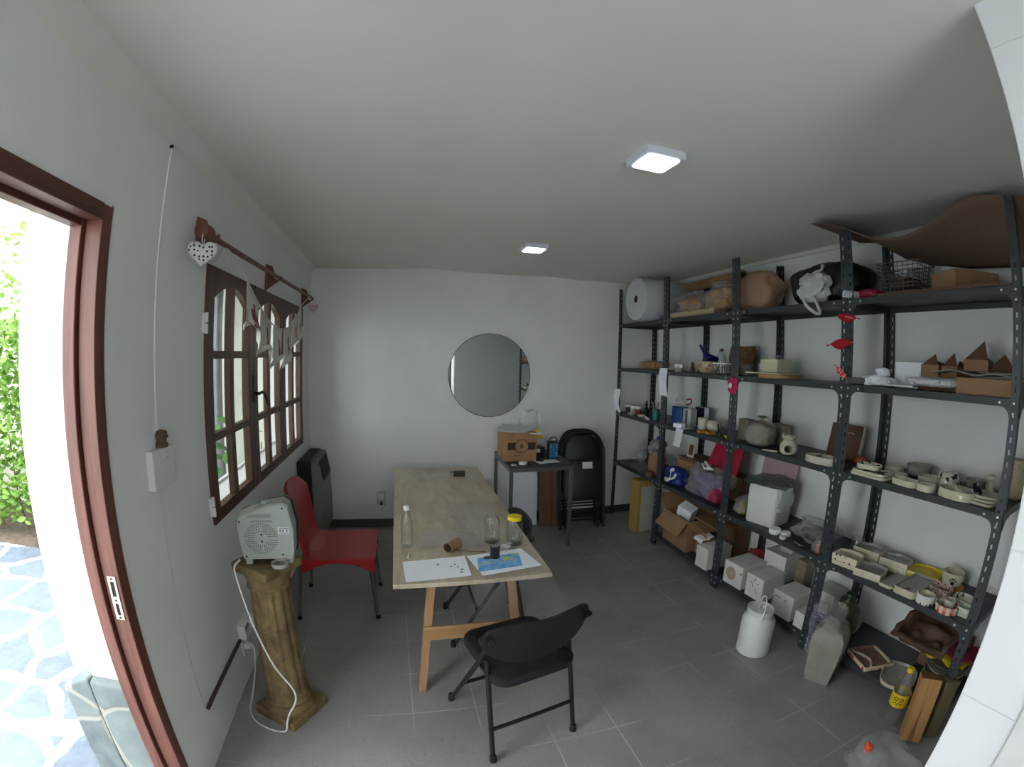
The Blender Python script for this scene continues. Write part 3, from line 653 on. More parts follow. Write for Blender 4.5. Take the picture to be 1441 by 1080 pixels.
tag(mb.build('ashtray', 'grayglz', smooth=40), 'small round grey clay dish on the front corner of the column top', 'dish', loc=(.355, 1.688, .8155))
# ---------------------------------------------------------------- things on the work table
TZ = .6865
def bottle(name, label, cat, loc, kind, r, h, capm, capr, caph, group=None, content=None):
    t = thing(name, label, cat, loc, 0, group); pr = bottle_profile(kind, r, h)
    mb = MB(); wt = .0016; inn = [(max(.0, a-wt), b if i else wt) for i, (a, b) in enumerate(pr)][::-1]
    mb.lathe(pr + inn, 28, None, False, True); mb.build('body', 'glass', t, smooth=50)
    if capm: mb = MB(); z = pr[-1][1]-caph*.7; mb.lathe([(capr, z), (capr*1.03, z+.002), (capr*1.03, z+caph-.002), (capr*.92, z+caph)], 24); mb.build('cap', capm, t, smooth=40)
    if content: mb = MB(); mb.lathe([(r*.9, .004), (r*.92, content[0])], 24); mb.build('contents', content[1], t, smooth=40)
    return t
bottle('glass_bottle', 'tall clear glass bottle with white cap near the left table edge', 'bottle', (.886, 2.172, TZ), 'glass', .031, .222, 'white', .0145, .024)
bottle('glass_jar', 'clear glass jar with yellow lid beside the right table edge', 'jar', (1.446, 2.12, TZ+.001), 'jar', .043, .158, 'yellow', .036, .022)
bottle('glass_jar', 'clear glass jar without a lid left of the yellow lidded jar', 'jar', (1.335, 2.17, TZ+.001), 'jar', .042, .155, None, 0, 0)
def cardtube(name, label, p0, p1, ro, ri, mat='kraft', cat='cardboard tube', inm='kraftin'):
    d = Vector(p1)-Vector(p0); q = d.to_track_quat('Z', 'Y').to_matrix().to_4x4(); mb = MB(); L = d.length
    mb.lathe([(ri+.0003, 0), (ro, 0), (ro, L), (ri+.0003, L)], 28, None, False, False); mb.cm = 1; mb.lathe([(ri, L), (ri, 0)], 28, None, False, False)
    o = mb.build(name, [mat, inm], smooth=40); o.matrix_world = Matrix.Translation(p0) @ q; o['label'] = label; o['category'] = cat; return o
cardtube('cardboard_tube', 'short brown cardboard tube lying on the plywood table', (1.085, 2.062, .7135), (1.150, 2.128, .7135), .026, .0235)
def flat(name, label, poly, z, th, mat, cat, group=None):
    cx = sum(p[0] for p in poly)/len(poly); cy = sum(p[1] for p in poly)/len(poly)
    mb = MB(); mb.prism([(x-cx, y-cy) for x, y in poly], 0, th); return tag(mb.build(name, mat), label, cat, group, (cx, cy, z))
def m_map():
    t = NT('printed_map_sheet'); x, y, z = t.sep(); 
    u = t.math('ADD', x, t.math('MULTIPLY', y, -.12)); inx = t.math('MULTIPLY', t.step(u, -.128, -.124), t.math('SUBTRACT', 1.0, t.step(u, .086, .090))); v = t.math('ADD', y, t.math('MULTIPLY', x, -.13))
    iny = t.math('MULTIPLY', t.step(v, -.078, -.074), t.math('SUBTRACT', 1.0, t.step(v, .066, .070))); inside = t.math('MULTIPLY', inx, iny)
    sea = t.mix(t.step(t.noise(26, 4, .6), .4, .65), lin(96, 160, 220), lin(150, 198, 234)); land = t.step(t.noise(15, 5, .6, t.mapv((1, 1.2, 1), loc=(3.1, 1, 0))), .54, .57)
    land = t.math('MULTIPLY', land, t.step(v, -.02, .0)); c = t.mix(land, sea, lin(206, 208, 120))
    return t.base(t.mix(inside, lin(238, 241, 248), c), .7, 0, .3)
M['mapsheet'] = m_map()
flat('paper_sheet', 'blank white sheet of paper at the front left corner of the table', [(.869, 1.775), (1.166, 1.803), (1.165, 2.015), (.858, 1.982)], TZ+.0008, .0006, 'paper', 'paper')
flat('map_sheet', 'white sheet printed with a blue and yellow map on the table', [(1.216, 1.789), (1.510, 1.838), (1.463, 2.052), (1.172, 2.008)], TZ+.0022, .0006, 'mapsheet', 'paper')
r = random.Random(3)
for i, (px, py, a, l) in enumerate([(1.025, 1.935, .4, .014), (1.105, 1.925, .3, .009), (1.115, 1.895, -.5, .008), (1.13, 1.868, .2, .014), (1.125, 1.84, .1, .014), (1.085, 1.905, .3, .006)]):
    o = MB().cbox((0, 0, 0), (l, .006, .003), (0, 0, 0)).build('paper_scrap', 'grey', bev=.0008); tag(o, ['dark scrap lying alone nearest the middle of the white paper', 'dark scrap at the top right of the white paper sheet', 'thin tilted dark scrap below the top right one on the white sheet', 'dark scrap second lowest on the right side of the white sheet', 'lowest dark scrap near the right corner of the white sheet', 'tiniest dark scrap left of the others on the white sheet'][i], 'scrap', 'small dark scraps on the white sheet', (px, py, TZ+.003), a)
def cyl_thing(name, label, cat, loc, prof, mat, group=None, rz=0, n=28):
    return tag(MB().lathe(prof, n).build(name, mat, smooth=40), label, cat, group, loc, rz)
t = thing('candle_holder', 'small ribbed black cylinder standing on the map sheet', 'candle holder', (1.309, 1.972, TZ+.003)); mb = MB(); n = 60
mb.loft([[((.0235+.0008*(i % 2))*math.cos(2*PI*i/n), (.0235+.0008*(i % 2))*math.sin(2*PI*i/n), z) for i in range(n)] for z in (0, .060)] , True, True); mb.build('body', 'black', t, smooth=30)
M['wick'] = plain('grey_top', (120, 124, 126), .4)
MB().lathe([(.015, .060), (.019, .0605), (.019, .064), (.009, .064), (.008, .0615)], 20).build('rim', 'wick', t, smooth=40)
flat('dark_tag', 'small flat dark piece left of the black cylinder on the map', [(1.256, 1.953), (1.290, 1.957), (1.286, 1.984), (1.252, 1.980)], TZ+.003, .003, plain('dark_card', (70, 76, 84), .6), 'piece')
mb = MB(); mb.tube(cr([(1.13, 2.10, .692), (1.18, 2.062, .692), (1.23, 2.045, .692), (1.275, 2.035, .692)]), .0028, 6); tag(mb.build('cord', 'kraftd'), 'thin dark cord running from the cardboard tube toward the black cylinder', 'cord')
for i, (x, y) in enumerate(((1.382, 2.085), (1.415, 2.105), (1.398, 2.070))):
    cyl_thing('small_tin', ['left one of the small metal tins before the yellow lidded jar', 'right one of the small metal tins before the yellow lidded jar', 'frontmost of the small metal tins before the yellow lidded jar'][i], 'tin', (x, y, TZ+.0025+.0), [(.015, 0), (.0155, .004), (.0155, .011), (.0125, .012), (.0125, .008), (.001, .008)], 'bolt', 'small metal tins on the table')
t = thing('tape_dispenser', 'small dark tape holder at the far end of the plywood table', 'tape dispenser', (1.335, 3.52, TZ-.001)); mb = MB(); mb.box(-.045, .05, -.02, .02, 0, .045); mb.build('body', plain('olive_black', (40, 44, 34), .5), t, bev=.006); mb = MB(); mb.box(-.075, -.045, -.012, .012, .03, .042); mb.build('blade', 'grey', t, bev=.002)
mb = MB(); mb.tube([(.885, 2.015, TZ+.004), (.892, 2.075, TZ+.004)], .004, 8); tag(mb.build('white_crayon', 'white'), 'short white stick lying behind the blank white paper', 'crayon')
# ---------------------------------------------------------------- mirror and back wall
def mirror():
    t = thing('round_mirror', 'large round frameless mirror on the back wall', 'mirror', (1.713, YB-.009, 1.491), R(.7)); rot = Matrix.Rotation(PI/2, 4, 'X')
    m = NT('mirror_silver'); m.base((.80, .84, .82, 1), .02, 1.0); M['mirror'] = m.m
    mb = MB(); mb.lathe([(.404, 0), (.404, .004), (.398, .0075)], 96, rot); mb.build('glass_edge', plain('mirror_edge', (66, 76, 76), .2, 0, .02), t, smooth=20)
    mb = MB(); mb.lathe([(.3985, .0076), (.3985, .0082)], 96, rot); mb.build('mirror_face', 'mirror', t); return t
mirror()
def m_dark(name, rgb): return plain(name, rgb, .45, 0, .1)
M['plasticgrey'] = plain('outlet_white', (196, 196, 194), .5, 0, .03)
t = thing('wall_outlet', 'white double wall outlet low on the back wall left of the table', 'outlet', (.665, YB, .295)); MB().box(-.045, .045, -.012, 0, -.07, .07).build('plate', 'plasticgrey', t, bev=.004)
mb = MB(); mb.box(-.028, .028, -.0135, -.012, -.012, .045); mb.build('socket_face', 'white', t, bev=.001); mb = MB(); mb.box(-.012, .012, -.030, -.012, -.062, -.030); mb.build('black_plug', 'blackmatt', t, bev=.003)
mb = MB(); mb.box(-.016, .016, -.010, 0, -.21, -.0702); mb.build('cable_duct', 'white', t, bev=.002)
mb = MB(); mb.box(1.70-.052, 1.70+.048, YB-.012, YB, .26, .46); o = mb.build('socket_panel', 'plasticgrey', bev=.003); tag(o, 'pale wall panel low behind the left legs of the metal table', 'wall panel')
# ---------------------------------------------------------------- small metal table with boxes
def smalltable():
    t = thing('metal_table', 'small square table with grey tube legs by the back wall', 'table', (2.04, 3.80, 0)); a = .285; b0, b1 = -.335, .30; H = .765
    MB().box(-a, a, b0, b1, H-.020, H).build('tabletop', 'shelfp', t, bev=.003)
    mb = MB(); s = .03
    for x0, x1, y0, y1 in ((-a, a, b0, b0+s), (-a, a, b1-s, b1), (-a, -a+s, b0+s, b1-s), (a-s, a, b0+s, b1-s)): mb.box(x0+.001, x1-.001, y0+.001, y1-.001, H-.051, H-.0205)
    mb.build('frame', 'grey', t)
    for x in (-a, a-s):
        for y in (b0, b1-s): MB().box(x, x+s, y, y+s, 0, H-.052).build('leg', 'grey', t, bev=.002)
smalltable()
ZT = .766
def m_boxprint():
    t = NT('printed_cardboard'); x, y, z = t.sep(); base = t.mix(t.step(t.noise(9, 4), .3, .7), lin(148, 112, 82), lin(170, 132, 98))
    dx = t.math('SUBTRACT', x, .010); dz = t.math('SUBTRACT', z, .135); rr = t.math('SQRT', t.math('ADD', t.math('MULTIPLY', dx, dx), t.math('MULTIPLY', dz, dz)))
    ab = lambda v, k: t.math('SUBTRACT', 1.0, t.step(t.math('ABSOLUTE', v), k-.002, k))
    band = t.math('MULTIPLY', ab(dz, .033), ab(dx, .125)); hole = t.step(rr, .058, .060); band = t.math('MULTIPLY', band, hole)
    ring = t.math('MULTIPLY', t.step(rr, .056, .058), t.math('SUBTRACT', 1.0, t.step(rr, .062, .064))); ring2 = t.math('MULTIPLY', t.step(rr, .045, .046), t.math('SUBTRACT', 1.0, t.step(rr, .047, .048)))
    front = t.math('SUBTRACT', 1.0, t.step(y, -.10, -.09)); ink = t.math('MULTIPLY', t.math('MAXIMUM', t.math('MAXIMUM', band, ring), t.math('MULTIPLY', ring2, .5)), front)
    return t.base(t.mix(t.math('MULTIPLY', ink, .88), base, lin(34, 24, 20)), .85, 0, .2)
M['boxprint'] = m_boxprint()
def openbox(t, w, d, h, mat, inm='kraftin', th=.004, flaps=()):
    """cardboard box open at the top: walls with real thickness; flaps = (side, length, angle)"""
    mb = MB(); mb.box(-w/2, w/2, -d/2, d/2, 0, th); mb.box(-w/2, -w/2+th, -d/2, d/2, th, h); mb.box(w/2-th, w/2, -d/2, d/2, th, h); mb.box(-w/2+th, w/2-th, -d/2, -d/2+th, th, h); mb.box(-w/2+th, w/2-th, d/2-th, d/2, th, h)
    o = mb.build('box_body', mat, t)
    for sd, ln, an in flaps:
        mb = MB(); W = (w if sd in 'fb' else d)/2-.002; mb.box(-W, W, 0, ln, -th/2, th/2); f = mb.build('flap', mat, t)
        a = R(an); loc, rz = {'f': ((0, -d/2, h), PI), 'b': ((0, d/2, h), 0), 'l': ((-w/2, 0, h), PI/2), 'r': ((w/2, 0, h), -PI/2)}[sd]
        f.matrix_local = Matrix.Translation(loc) @ Matrix.Rotation(rz, 4, 'Z') @ Matrix.Rotation(a, 4, 'X')
    return o
t = thing('cardboard_box', 'brown cardboard box printed with a dark band and round badge', 'box', (1.895, 3.80, ZT), R(-2)); MB().box(-.145, .145, -.16, .16, 0, .255).build('box_body', 'boxprint', t, bev=.003)
M['ink'] = plain('dark_ink', (36, 26, 22), .8)
def text(name, body, size, parent, loc, rot, mat, sx=1, bold=0):
    cu = bpy.data.curves.new(name, 'FONT'); cu.body = body; cu.size = size; cu.align_x = 'CENTER'; cu.align_y = 'CENTER'; cu.extrude = .0002; cu.offset = bold
    q = bpy.data.objects.new(name, cu); COL.objects.link(q); dg = bpy.context.evaluated_depsgraph_get(); me = bpy.data.meshes.new_from_object(q.evaluated_get(dg)); bpy.data.objects.remove(q)
    o = bpy.data.objects.new(name, me); COL.objects.link(o); o.parent = parent; o.location = loc; o.rotation_euler = rot; o.scale = (sx, 1, 1); me.materials.clear(); me.materials.append(M[mat]); return o
text('badge_mark', '&', .062, t, (.010, -.1606, .135), (PI/2, 0, 0), 'ink')
mb = MB()
for k in range(14): mb.box(-.062+k*.0095, -.062+k*.0095+.006, -.1606, -.1600, .052, .056)
mb.build('small_print', 'ink', t)
mb = MB(); mb.prism([(-.21, -.15), (.20, -.17), (.17, .13), (-.12, .17)], 0, .008); M['palecard'] = plain('pale_green_card', (206, 214, 204), .6, 0, .03)
o = mb.build('foam_board', 'palecard', bev=.002); tag(o, 'pale greenish board lying on top of the printed cardboard box', 'board', loc=(1.90, 3.81, ZT+.258), rz=(R(3), R(4), R(-6)))
mb = MB(); mb.prism([(-.07, -.03), (.05, -.03), (.02, .06), (-.05, .05)], 0, .004); tag(mb.build('yellow_card', 'yellow'), 'small yellow card sticking out under the pale board', 'card', loc=(2.075, 3.72, ZT+.215), rz=(R(70), R(5), R(20)))
def film_bag(name, label, loc, w, h, seed, mat='filmmilk', rz=0, d=.05):
    mb = MB(); rings = []; n = 26
    for k in range(15):
        v = k/14; ww = w/2*(1-.10*math.sin(v*9+seed))*(1 if v < .75 else 1-.25*(v-.75)*2); dd = d*(.35+.65*math.sin(PI*min(1, v+.12)))/2
        rings.append([(ww*math.cos(2*PI*i/n)*(1+.10*nz((math.cos(2*PI*i/n), math.sin(2*PI*i/n), v*3), 2.2, seed)), dd*math.sin(2*PI*i/n)+.022*nz((i*.3, v*4, 0), 1.6, seed), h*v+.012*math.sin(3*2*PI*i/n+seed)*v) for i in range(n)])
    mb.loft(rings); return tag(mb.build(name, mat, smooth=60), label, 'bag', None, loc, rz)
film_bag('plastic_bag', 'white translucent plastic bag standing behind the box on the metal table', (2.08, 4.03, ZT), .20, .40, 4)
def m_stars():
    t = NT('blue_star_pattern'); v = t.voro(38, 'F1', None, .25); c = t.mix(t.step(v.outputs['Distance'], .2, .34), lin(170, 206, 214), lin(28, 92, 130)); return t.base(c, .5)
M['stars'] = m_stars()
t = thing('gift_bag', 'dark blue patterned gift bag box on the small metal table', 'gift bag', (2.215, 3.72, ZT), R(-8)); MB().box(-.045, .045, -.04, .04, 0, .155).build('body', plain('navy', (22, 30, 44), .5), t, bev=.003)
MB().box(-.037, .040, -.0415, -.0402, .012, .140).build('front_panel', 'stars', t)
mb = MB(); mb.tube(cr([(-.035, -.02, .15), (-.03, -.022, .18), (0, -.024, .195), (.03, -.022, .18), (.035, -.02, .15)]), .007, 8); mb.build('handle', 'grey', t, smooth=50)
t = thing('dark_box', 'black box standing left behind the blue patterned gift bag', 'box', (2.11, 3.79, ZT)); MB().box(-.045, .035, -.05, .05, 0, .10).build('body', 'black', t, bev=.003); MB().box(-.04, -.01, -.051, -.0502, .05, .085).build('label', 'paper', t)
cyl_thing('tape_roll', 'flat white round tin near the front edge of the metal table', 'tin', (1.885, 3.535, ZT), [(.036, 0), (.037, .003), (.037, .022), (.033, .024), (.0, .023)], 'white')
mb = MB(); sheet(mb, .20, .12, .008, 3, 14); tag(mb.build('leaflet', 'paper', smooth=40, thick=.0008), 'open white leaflet lying under the gift bag on the metal table', 'leaflet', None, (2.12, 3.585, ZT+.001), R(8))
mb = MB(); mb.box(-.035, .035, -.012, .012, 0, .006); tag(mb.build('black_pen_case', 'blackmatt', bev=.002), 'small black bar lying on the white leaflet', 'pen case', None, (2.05, 3.585, ZT+.0095), R(-30))
mb = MB(); lump(mb, (.05, .035, .018), 3, .25, 30, 16, 10); tag(mb.build('crumpled_foil', 'bolt', smooth=60), 'tiny crumpled foil at the front left corner of the metal table', 'foil', None, (1.79, 3.49, ZT))
def leaning(name, label, x, y, w, h, th, lean, mat, cat, rz=0, group=None):
    mb = MB(); mb.box(-w/2, w/2, -th/2, th/2, 0, h); return tag(mb.build(name, mat, bev=.001), label, cat, group, (x, y, .0015), (R(-lean), 0, rz))
leaning('whiteboard', 'tall white board standing on the floor under the metal table', 2.04, 4.045, .30, .62, .012, 4, 'paper', 'board')
leaning('brown_panel', 'brown cardboard sheet standing just right of the white board', 2.275, 3.985, .155, .66, .012, 5, 'kraftd', 'cardboard')
leaning('brown_panel', 'narrow brown cardboard strip standing left of the stacked chairs', 2.358, 3.955, .070, .66, .012, 6, 'kraftd', 'cardboard')
# ---------------------------------------------------------------- folded chairs leaning on the wall
def folded(label, loc, rz, tagc, lean):
    t = thing('folded_chair', label, 'folded chair', loc, (R(-lean), 0, rz), 'folded black chairs against the back wall'); hw = .225; H = .96
    for s in (-1, 1): mb = MB(); mb.tube(cr([(s*hw, 0, .012), (s*hw, 0, .70), (s*(hw-.015), 0, H-.13), (s*(hw-.075), 0, H-.03), (s*.06, 0, H)]), .012, 10); mb.build('frame_leg', 'black', t, smooth=50)
    mb = MB(); mb.rod((-.062, 0, H), (.062, 0, H), .012, n=10); mb.build('top_bar', 'black', t, smooth=50)
    pl = [(x, z) for x, z in rrect(.37, .30, .09, 6)]; mb = MB(); mb.loft([[(x*(1-.25*max(0, z)/.15), y, z+H-.175) for x, z in off(pl, o)] for y, o in ((-.012, .012), (-.006, 0), (.006, 0), (.012, .012))]); mb.build('backrest', 'blackvinyl', t, smooth=50)
    pl = [(x, z) for x, z in rrect(.385, .40, .05, 6)]; mb = MB(); mb.loft([[(x, y, z+.50) for x, z in off(pl, o)] for y, o in ((-.035, .02), (-.028, 0), (.0, 0), (.008, .02))]); mb.build('seat', 'blackvinyl', t, smooth=50)
    for z in (.10, .24): mb = MB(); mb.rod((-hw, 0, z), (hw, 0, z), .008); mb.build('cross_bar', 'black', t)
    for s in (-1, 1): mb = MB(); mb.rod((s*.165, .012, .012), (s*.165, .012, .32), .0105); mb.build('rear_leg', 'black', t)
    if tagc: MB().box(-.015, .09, -.0375, -.0355, .61, .675).build('paper_label', 'paper', t)
    return t
folded('front one of the folded black chairs, with a white label on its seat', (2.585, 3.80, .004), R(-4), True, 8)
folded('middle one of the folded black chairs leaning behind the metal table', (2.60, 3.885, .004), R(-3), False, 8)
folded('rearmost of the folded black chairs, against the white back wall', (2.625, 3.97, .004), R(-3), False, 8)
# ---------------------------------------------------------------- left wall fittings
mb = MB(); mb.tube([(-.003, 1.462, 2.39), (-.003, 1.465, 2.0), (-.003, 1.472, 1.353)], .007, 10); tag(mb.build('wall_conduit', 'wall', smooth=50), 'white painted cable conduit running up the wall beside the door', 'conduit')
mb = MB(); mb.rod((.0, 1.447, 2.395), (.012, 1.447, 2.395), .006, n=8); tag(mb.build('wall_hook', 'blackmatt'), 'tiny dark nail at the top of the painted conduit', 'nail')
t = thing('switch_box', 'white wall box halfway between the door and window', 'switch box', (0, 1.455, 1.285)); MB().box(0, .028, -.078, .078, -.068, .066).build('cover', plain('box_white', (218, 218, 212), .5, 0, .03), t, bev=.004)
mb = MB()
for z in (.045, .028): mb.box(.0281, .0285, .02, .035, z, z+.002)
mb.build('printed_mark', 'grey', t)
t = thing('figurine', 'small brown ornament standing on top of the white wall box', 'ornament', (.014, 1.470, 1.3515)); mb = MB(); mb.lathe([(.022, 0), (.025, .01), (.018, .02), (.02, .03), (.024, .04), (.016, .055), (.004, .06)], 16); mb.build('body', plain('ornament_brown', (92, 72, 50), .6), t, smooth=40)
for s in (-1, 1): mb = MB(); mb.sphere((.008, s*.013, .048), .009, 10, 8); mb.build('ear', 'kraftd', t, smooth=60)
for s in (-1, 1): mb = MB(); mb.sphere((.02, s*.008, .036), .0045, 8, 6); mb.build('eye', 'blackmatt', t, smooth=60)
mb = MB(); mb.tube(cr([(.003, 1.44, 1.217), (.003, 1.445, 1.0), (.003, 1.436, .6), (.003, 1.434, .27)]), .0013, 6); tag(mb.build('thin_wire', 'plasticgrey'), 'thin wire running down the wall under the white box', 'wire')
mb = MB(); mb.tube([(.010, 1.445, .257), (.010, 1.945, .262)], .009, 10); tag(mb.build('metal_conduit', plain('rusty_conduit', (70, 56, 48), .6), smooth=50), 'dark metal conduit running level low on the window wall', 'conduit')
t = thing('junction_box', 'white open wall box at the end of the low dark conduit', 'socket box', (0, 2.04, .29)); mb = MB()
for a, b, c, d in ((-.075, .075, -.04, -.034), (-.075, .075, .034, .04), (-.075, -.069, -.034, .034), (.069, .075, -.034, .034)): mb.box(0, .04, a, b, c, d)
mb.build('box', 'white', t); MB().box(0, .006, -.069, .069, -.034, .034).build('inside', 'blackmatt', t)
# curtain rod with its brackets, hearts and bunting
t = thing('curtain_rod', 'dark wooden curtain rod on three brackets above the window', 'curtain rod', (.085, 2.7, 2.134)); mb = MB(); mb.rod((0, -1.0, -.004), (0, 1.10, .012), .0125, n=14); mb.build('pole', 'rodwood', t, smooth=40)
mb = MB(); mb.lathe([(.012, 0), (.030, .012), (.034, .03), (.030, .055), (.034, .075), (.028, .088), (.006, .094)], 20, Matrix.Translation((0, -.995, -.004)) @ Matrix.Rotation(PI/2, 4, 'X')); mb.build('finial', 'rodwood', t, smooth=40)
for y in (-.945, .065, 1.115):
    mb = MB(); mb.loft([[(x-.085, y+dy, z) for x, z in ((0, -.085), (.012, -.07), (.104, -.004), (.106, .014), (.098, .010), (.08, -.012), (.055, .0), (.06, .03), (.04, .075), (0, .09))] for dy in (-.011, .011)]); mb.build('bracket', 'mahog', t, bev=.003)
def m_dots(name, base, dot, sc, th, rnd=.3):
    t = NT(name); v = t.voro(sc, 'F1', None, rnd); c = t.mix(t.step(v.outputs['Distance'], th, th+.05), lin(*dot), lin(*base)); return t.base(c, .7)
M['dots'] = m_dots('dotted_cloth', (222, 222, 218), (26, 24, 24), 58, .24, .5)
M['pinkcloth'] = m_dots('pink_striped_cloth', (206, 186, 188), (172, 136, 142), 60, .3, .6)
def heart(name, label, loc, s, mat, rz, strh):
    t = thing(name, label, 'heart ornament', loc, rz, 'cloth hearts on the curtain rod'); mb = MB(); pts = []
    for i in range(40): a = 2*PI*i/40; pts.append((s*.058*16*math.sin(a)**3/16*1.0, s*.058*(13*math.cos(a)-5*math.cos(2*a)-2*math.cos(3*a)-math.cos(4*a))/16))
    mb.loft([[(x*k, o, z*k) for x, z in pts] for o, k in ((-.012, .72), (-.006, .95), (0, 1), (.006, .95), (.012, .72))]); mb.build('cushion', mat, t, smooth=60)
    mb = MB(); mb.tube(cr([(0, -.004, s*.02), (-.004, -.012, strh*.5), (0, 0, strh), (.004, .010, strh*.5), (0, .004, s*.02)]), .0018, 6); mb.build('ribbon', 'white', t); return t
heart('heart_ornament', 'white cloth heart with black dots hanging at the left rod end', (.095, 1.625, 2.045), 1.0, 'dots', R(22), .095)
heart('heart_ornament', 'pinkish cloth heart hanging at the far right end of the rod', (.088, 3.905, 2.065), .8, 'pinkcloth', R(10), .085)
M['bunt'] = plain('off_white_cloth', (206, 202, 192), .9, 0, .05, 20); M['buntred'] = plain('red_print', (132, 26, 34), .8); M['buntdull'] = plain('faded_red_print', (118, 74, 72), .85)
def bunting():
    t = thing('bunting', 'white cloth bunting with red kitchen shapes hung across the window', 'bunting', (.105, 0, 0)); S = cr([(-.018, 1.86, 2.128), (-.005, 2.0, 2.085), (.0, 2.15, 2.01), (.0, 2.29, 1.945), (.002, 2.45, 1.88), (.005, 2.63, 1.832), (.005, 2.83, 1.826), (.003, 3.02, 1.862), (0, 3.24, 1.955), (0, 3.36, 2.03), (-.012, 3.70, 2.142)], 10)
    mb = MB(); mb.tube(S, .0035, 6); mb.build('string', 'bunt', t, smooth=60)
    mb = MB(); mb.tube(cr([(-.02, 1.70, 2.10), (-.015, 1.72, 2.03), (-.015, 1.79, 2.06), (-.018, 1.86, 2.128), (-.018, 1.89, 2.07)]), .0025, 6); mb.build('tie', 'bunt', t)
    def at(y):
        for a, b in zip(S, S[1:]):
            if a.y <= y <= b.y: f = (y-a.y)/max(1e-6, b.y-a.y); return a.lerp(b, f)
        return S[-1]
    shapes = {'board': [(-.035, -.08), (.035, -.08), (.035, .06), (.012, .06), (.012, .10), (-.012, .10), (-.012, .06), (-.035, .06)], 'spoon': [(-.022, -.07), (.022, -.07), (.026, -.035), (.008, .0), (.006, .10), (-.006, .10), (-.008, 0), (-.026, -.035)],
              'whisk': [(-.024, -.08), (.024, -.08), (.028, -.03), (.008, .03), (.006, .09), (-.006, .09), (-.008, .03), (-.028, -.03)], 'fork': [(-.008, -.10), (.008, -.10), (.01, -.01), (.026, .02), (.026, .09), (.018, .09), (.014, .03), (.005, .03), (.004, .09), (-.004, .09), (-.005, .03), (-.014, .03), (-.018, .09), (-.026, .09), (-.026, .02), (-.01, -.01)]}
    rg = random.Random(5)
    for i, (y0, y1, h, sh, mt) in enumerate(((2.13, 2.33, .24, 'board', 'buntdull'), (2.36, 2.56, .26, 'spoon', 'buntred'), (2.60, 2.80, .26, 'whisk', 'buntred'), (2.84, 3.04, .25, 'fork', 'buntred'), (3.07, 3.22, .22, 'spoon', 'buntred'), (3.25, 3.36, .23, 'board', 'buntdull'))):
        mb = MB(); ph = rg.uniform(0, 6)
        def fn(u, v):
            p = at(y0+(y1-y0)*u); hh = h*(1-.22*abs(u-.5)*0); tail = hh*(1.0 if v < .6 else 1.0) - (.09*(1-abs(2*u-1)))*(v if v > .75 else 0)*1.0
            return (p.x+.014*math.sin(u*7+ph)*v+.01*v+(.02*math.sin(u*5+ph) if v > .85 else 0), p.y+(.5-u)*.03*v, p.z-tail*v)
        mb.grid(fn, 10, 10); f = mb.build('flag', 'bunt', t, smooth=60, thick=.0012)
        m2 = MB()
        def on(x, z, o): p = fn(.5+x/(y1-y0)*.95, (.145-z*.85)/h); return (p[0]+o, p[1], p[2])
        m2.loft([[on(x, z, o) for x, z in shapes[sh]] for o in (.002, .004)]); m2.build('printed_shape', mt, f)
bunting()
M['palekraft'] = plain('pale_kraft_tube', (186, 164, 132), .85, 0, .06)
# ---------------------------------------------------------------- on the shelves
Z1, Z2, Z3, Z4, Z5 = [z+.0008 for z in LEV]
M['foamroll'] = plain('bubble_wrap', (196, 198, 202), .5, 0, .05, 60, .5, 90)
# top shelves
t = thing('bubble_wrap_roll', 'big white roll of bubble wrap on the farthest top shelf', 'bubble wrap roll', (2.985, 3.66, Z5+.204)); q = Matrix.Rotation(R(90), 4, 'Y')
mb = MB(); mb.lathe([(.034, 0), (.12, -.003), (.196, 0), (.203, .01), (.203, .55), (.196, .56), (.034, .56)], 56, q, False, False); mb.cm = 1; mb.lathe([(.034, .56), (.033, .25), (.034, 0)], 24, q, False, False); mb.build('roll', ['foamroll', 'kraftin'], t, smooth=40)
mb = MB(); mb.grid(lambda u, v: (.03+.10*v, -.02-.05*u, -.19-.02*math.sin(PI*v)*0 - .012*u), 6, 6); mb.build('loose_end', 'foamroll', t, thick=.002)
def bag_obj(name, label, loc, size, seed, mat, amp=.12, freq=9, top=None, rz=0, cat='bag', pw=.6, group=None):
    mb = MB(); lump(mb, size, seed, amp, freq, 34, 22, pw, top); return tag(mb.build(name, mat, smooth=65), label, cat, group, loc, rz)
M['tanbag'] = plain('tan_bag', (150, 118, 78), .35, 0, .2, 12, .6, 26); M['goldbag'] = plain('golden_bag', (158, 122, 74), .4, 0, .25, 10, .6, 24); M['peachbag'] = plain('peach_bag', (168, 132, 104), .5, 0, .15, 9, .5, 20); M['blackbag'] = plain('black_bag', (26, 26, 25), .35, 0, .2, 9, .5, 14)
t = thing('filled_bag', 'tan bag under clear film on the top shelf, right of the bubble wrap', 'bag', (3.26, 3.055, Z5), 0); mb = MB(); lump(mb, (.28, .36, .19), 3, .13, 11, 60, 36); mb.build('contents', 'tanbag', t, smooth=65); mb = MB(); lump(mb, (.30, .39, .215), 13, .2, 16, 60, 36); mb.build('film', 'filmlit', t, smooth=65)
t = thing('filled_bag', 'golden bag with a clear plastic wrapping beside the third shelf post, top shelf', 'bag', (3.25, 2.69, Z5), 0); mb = MB(); lump(mb, (.28, .27, .22), 7, .16, 12, 60, 36); mb.build('contents', 'goldbag', t, smooth=65); mb = MB(); lump(mb, (.30, .29, .25), 17, .24, 17, 60, 36); mb.build('film', 'filmlit', t, smooth=65)
cardtube('cardboard_tube', 'pale cardboard tube lying along the front of the top shelf', (3.135, 3.27, Z5+.026), (3.12, 2.665, Z5+.026), .0255, .021, 'palekraft')
cardtube('cardboard_tube', 'long brown cardboard roll lying high behind the bags on the top shelf', (3.44, 3.45, Z5+.33), (3.40, 2.655, Z5+.325), .045, .030, 'tanbag')
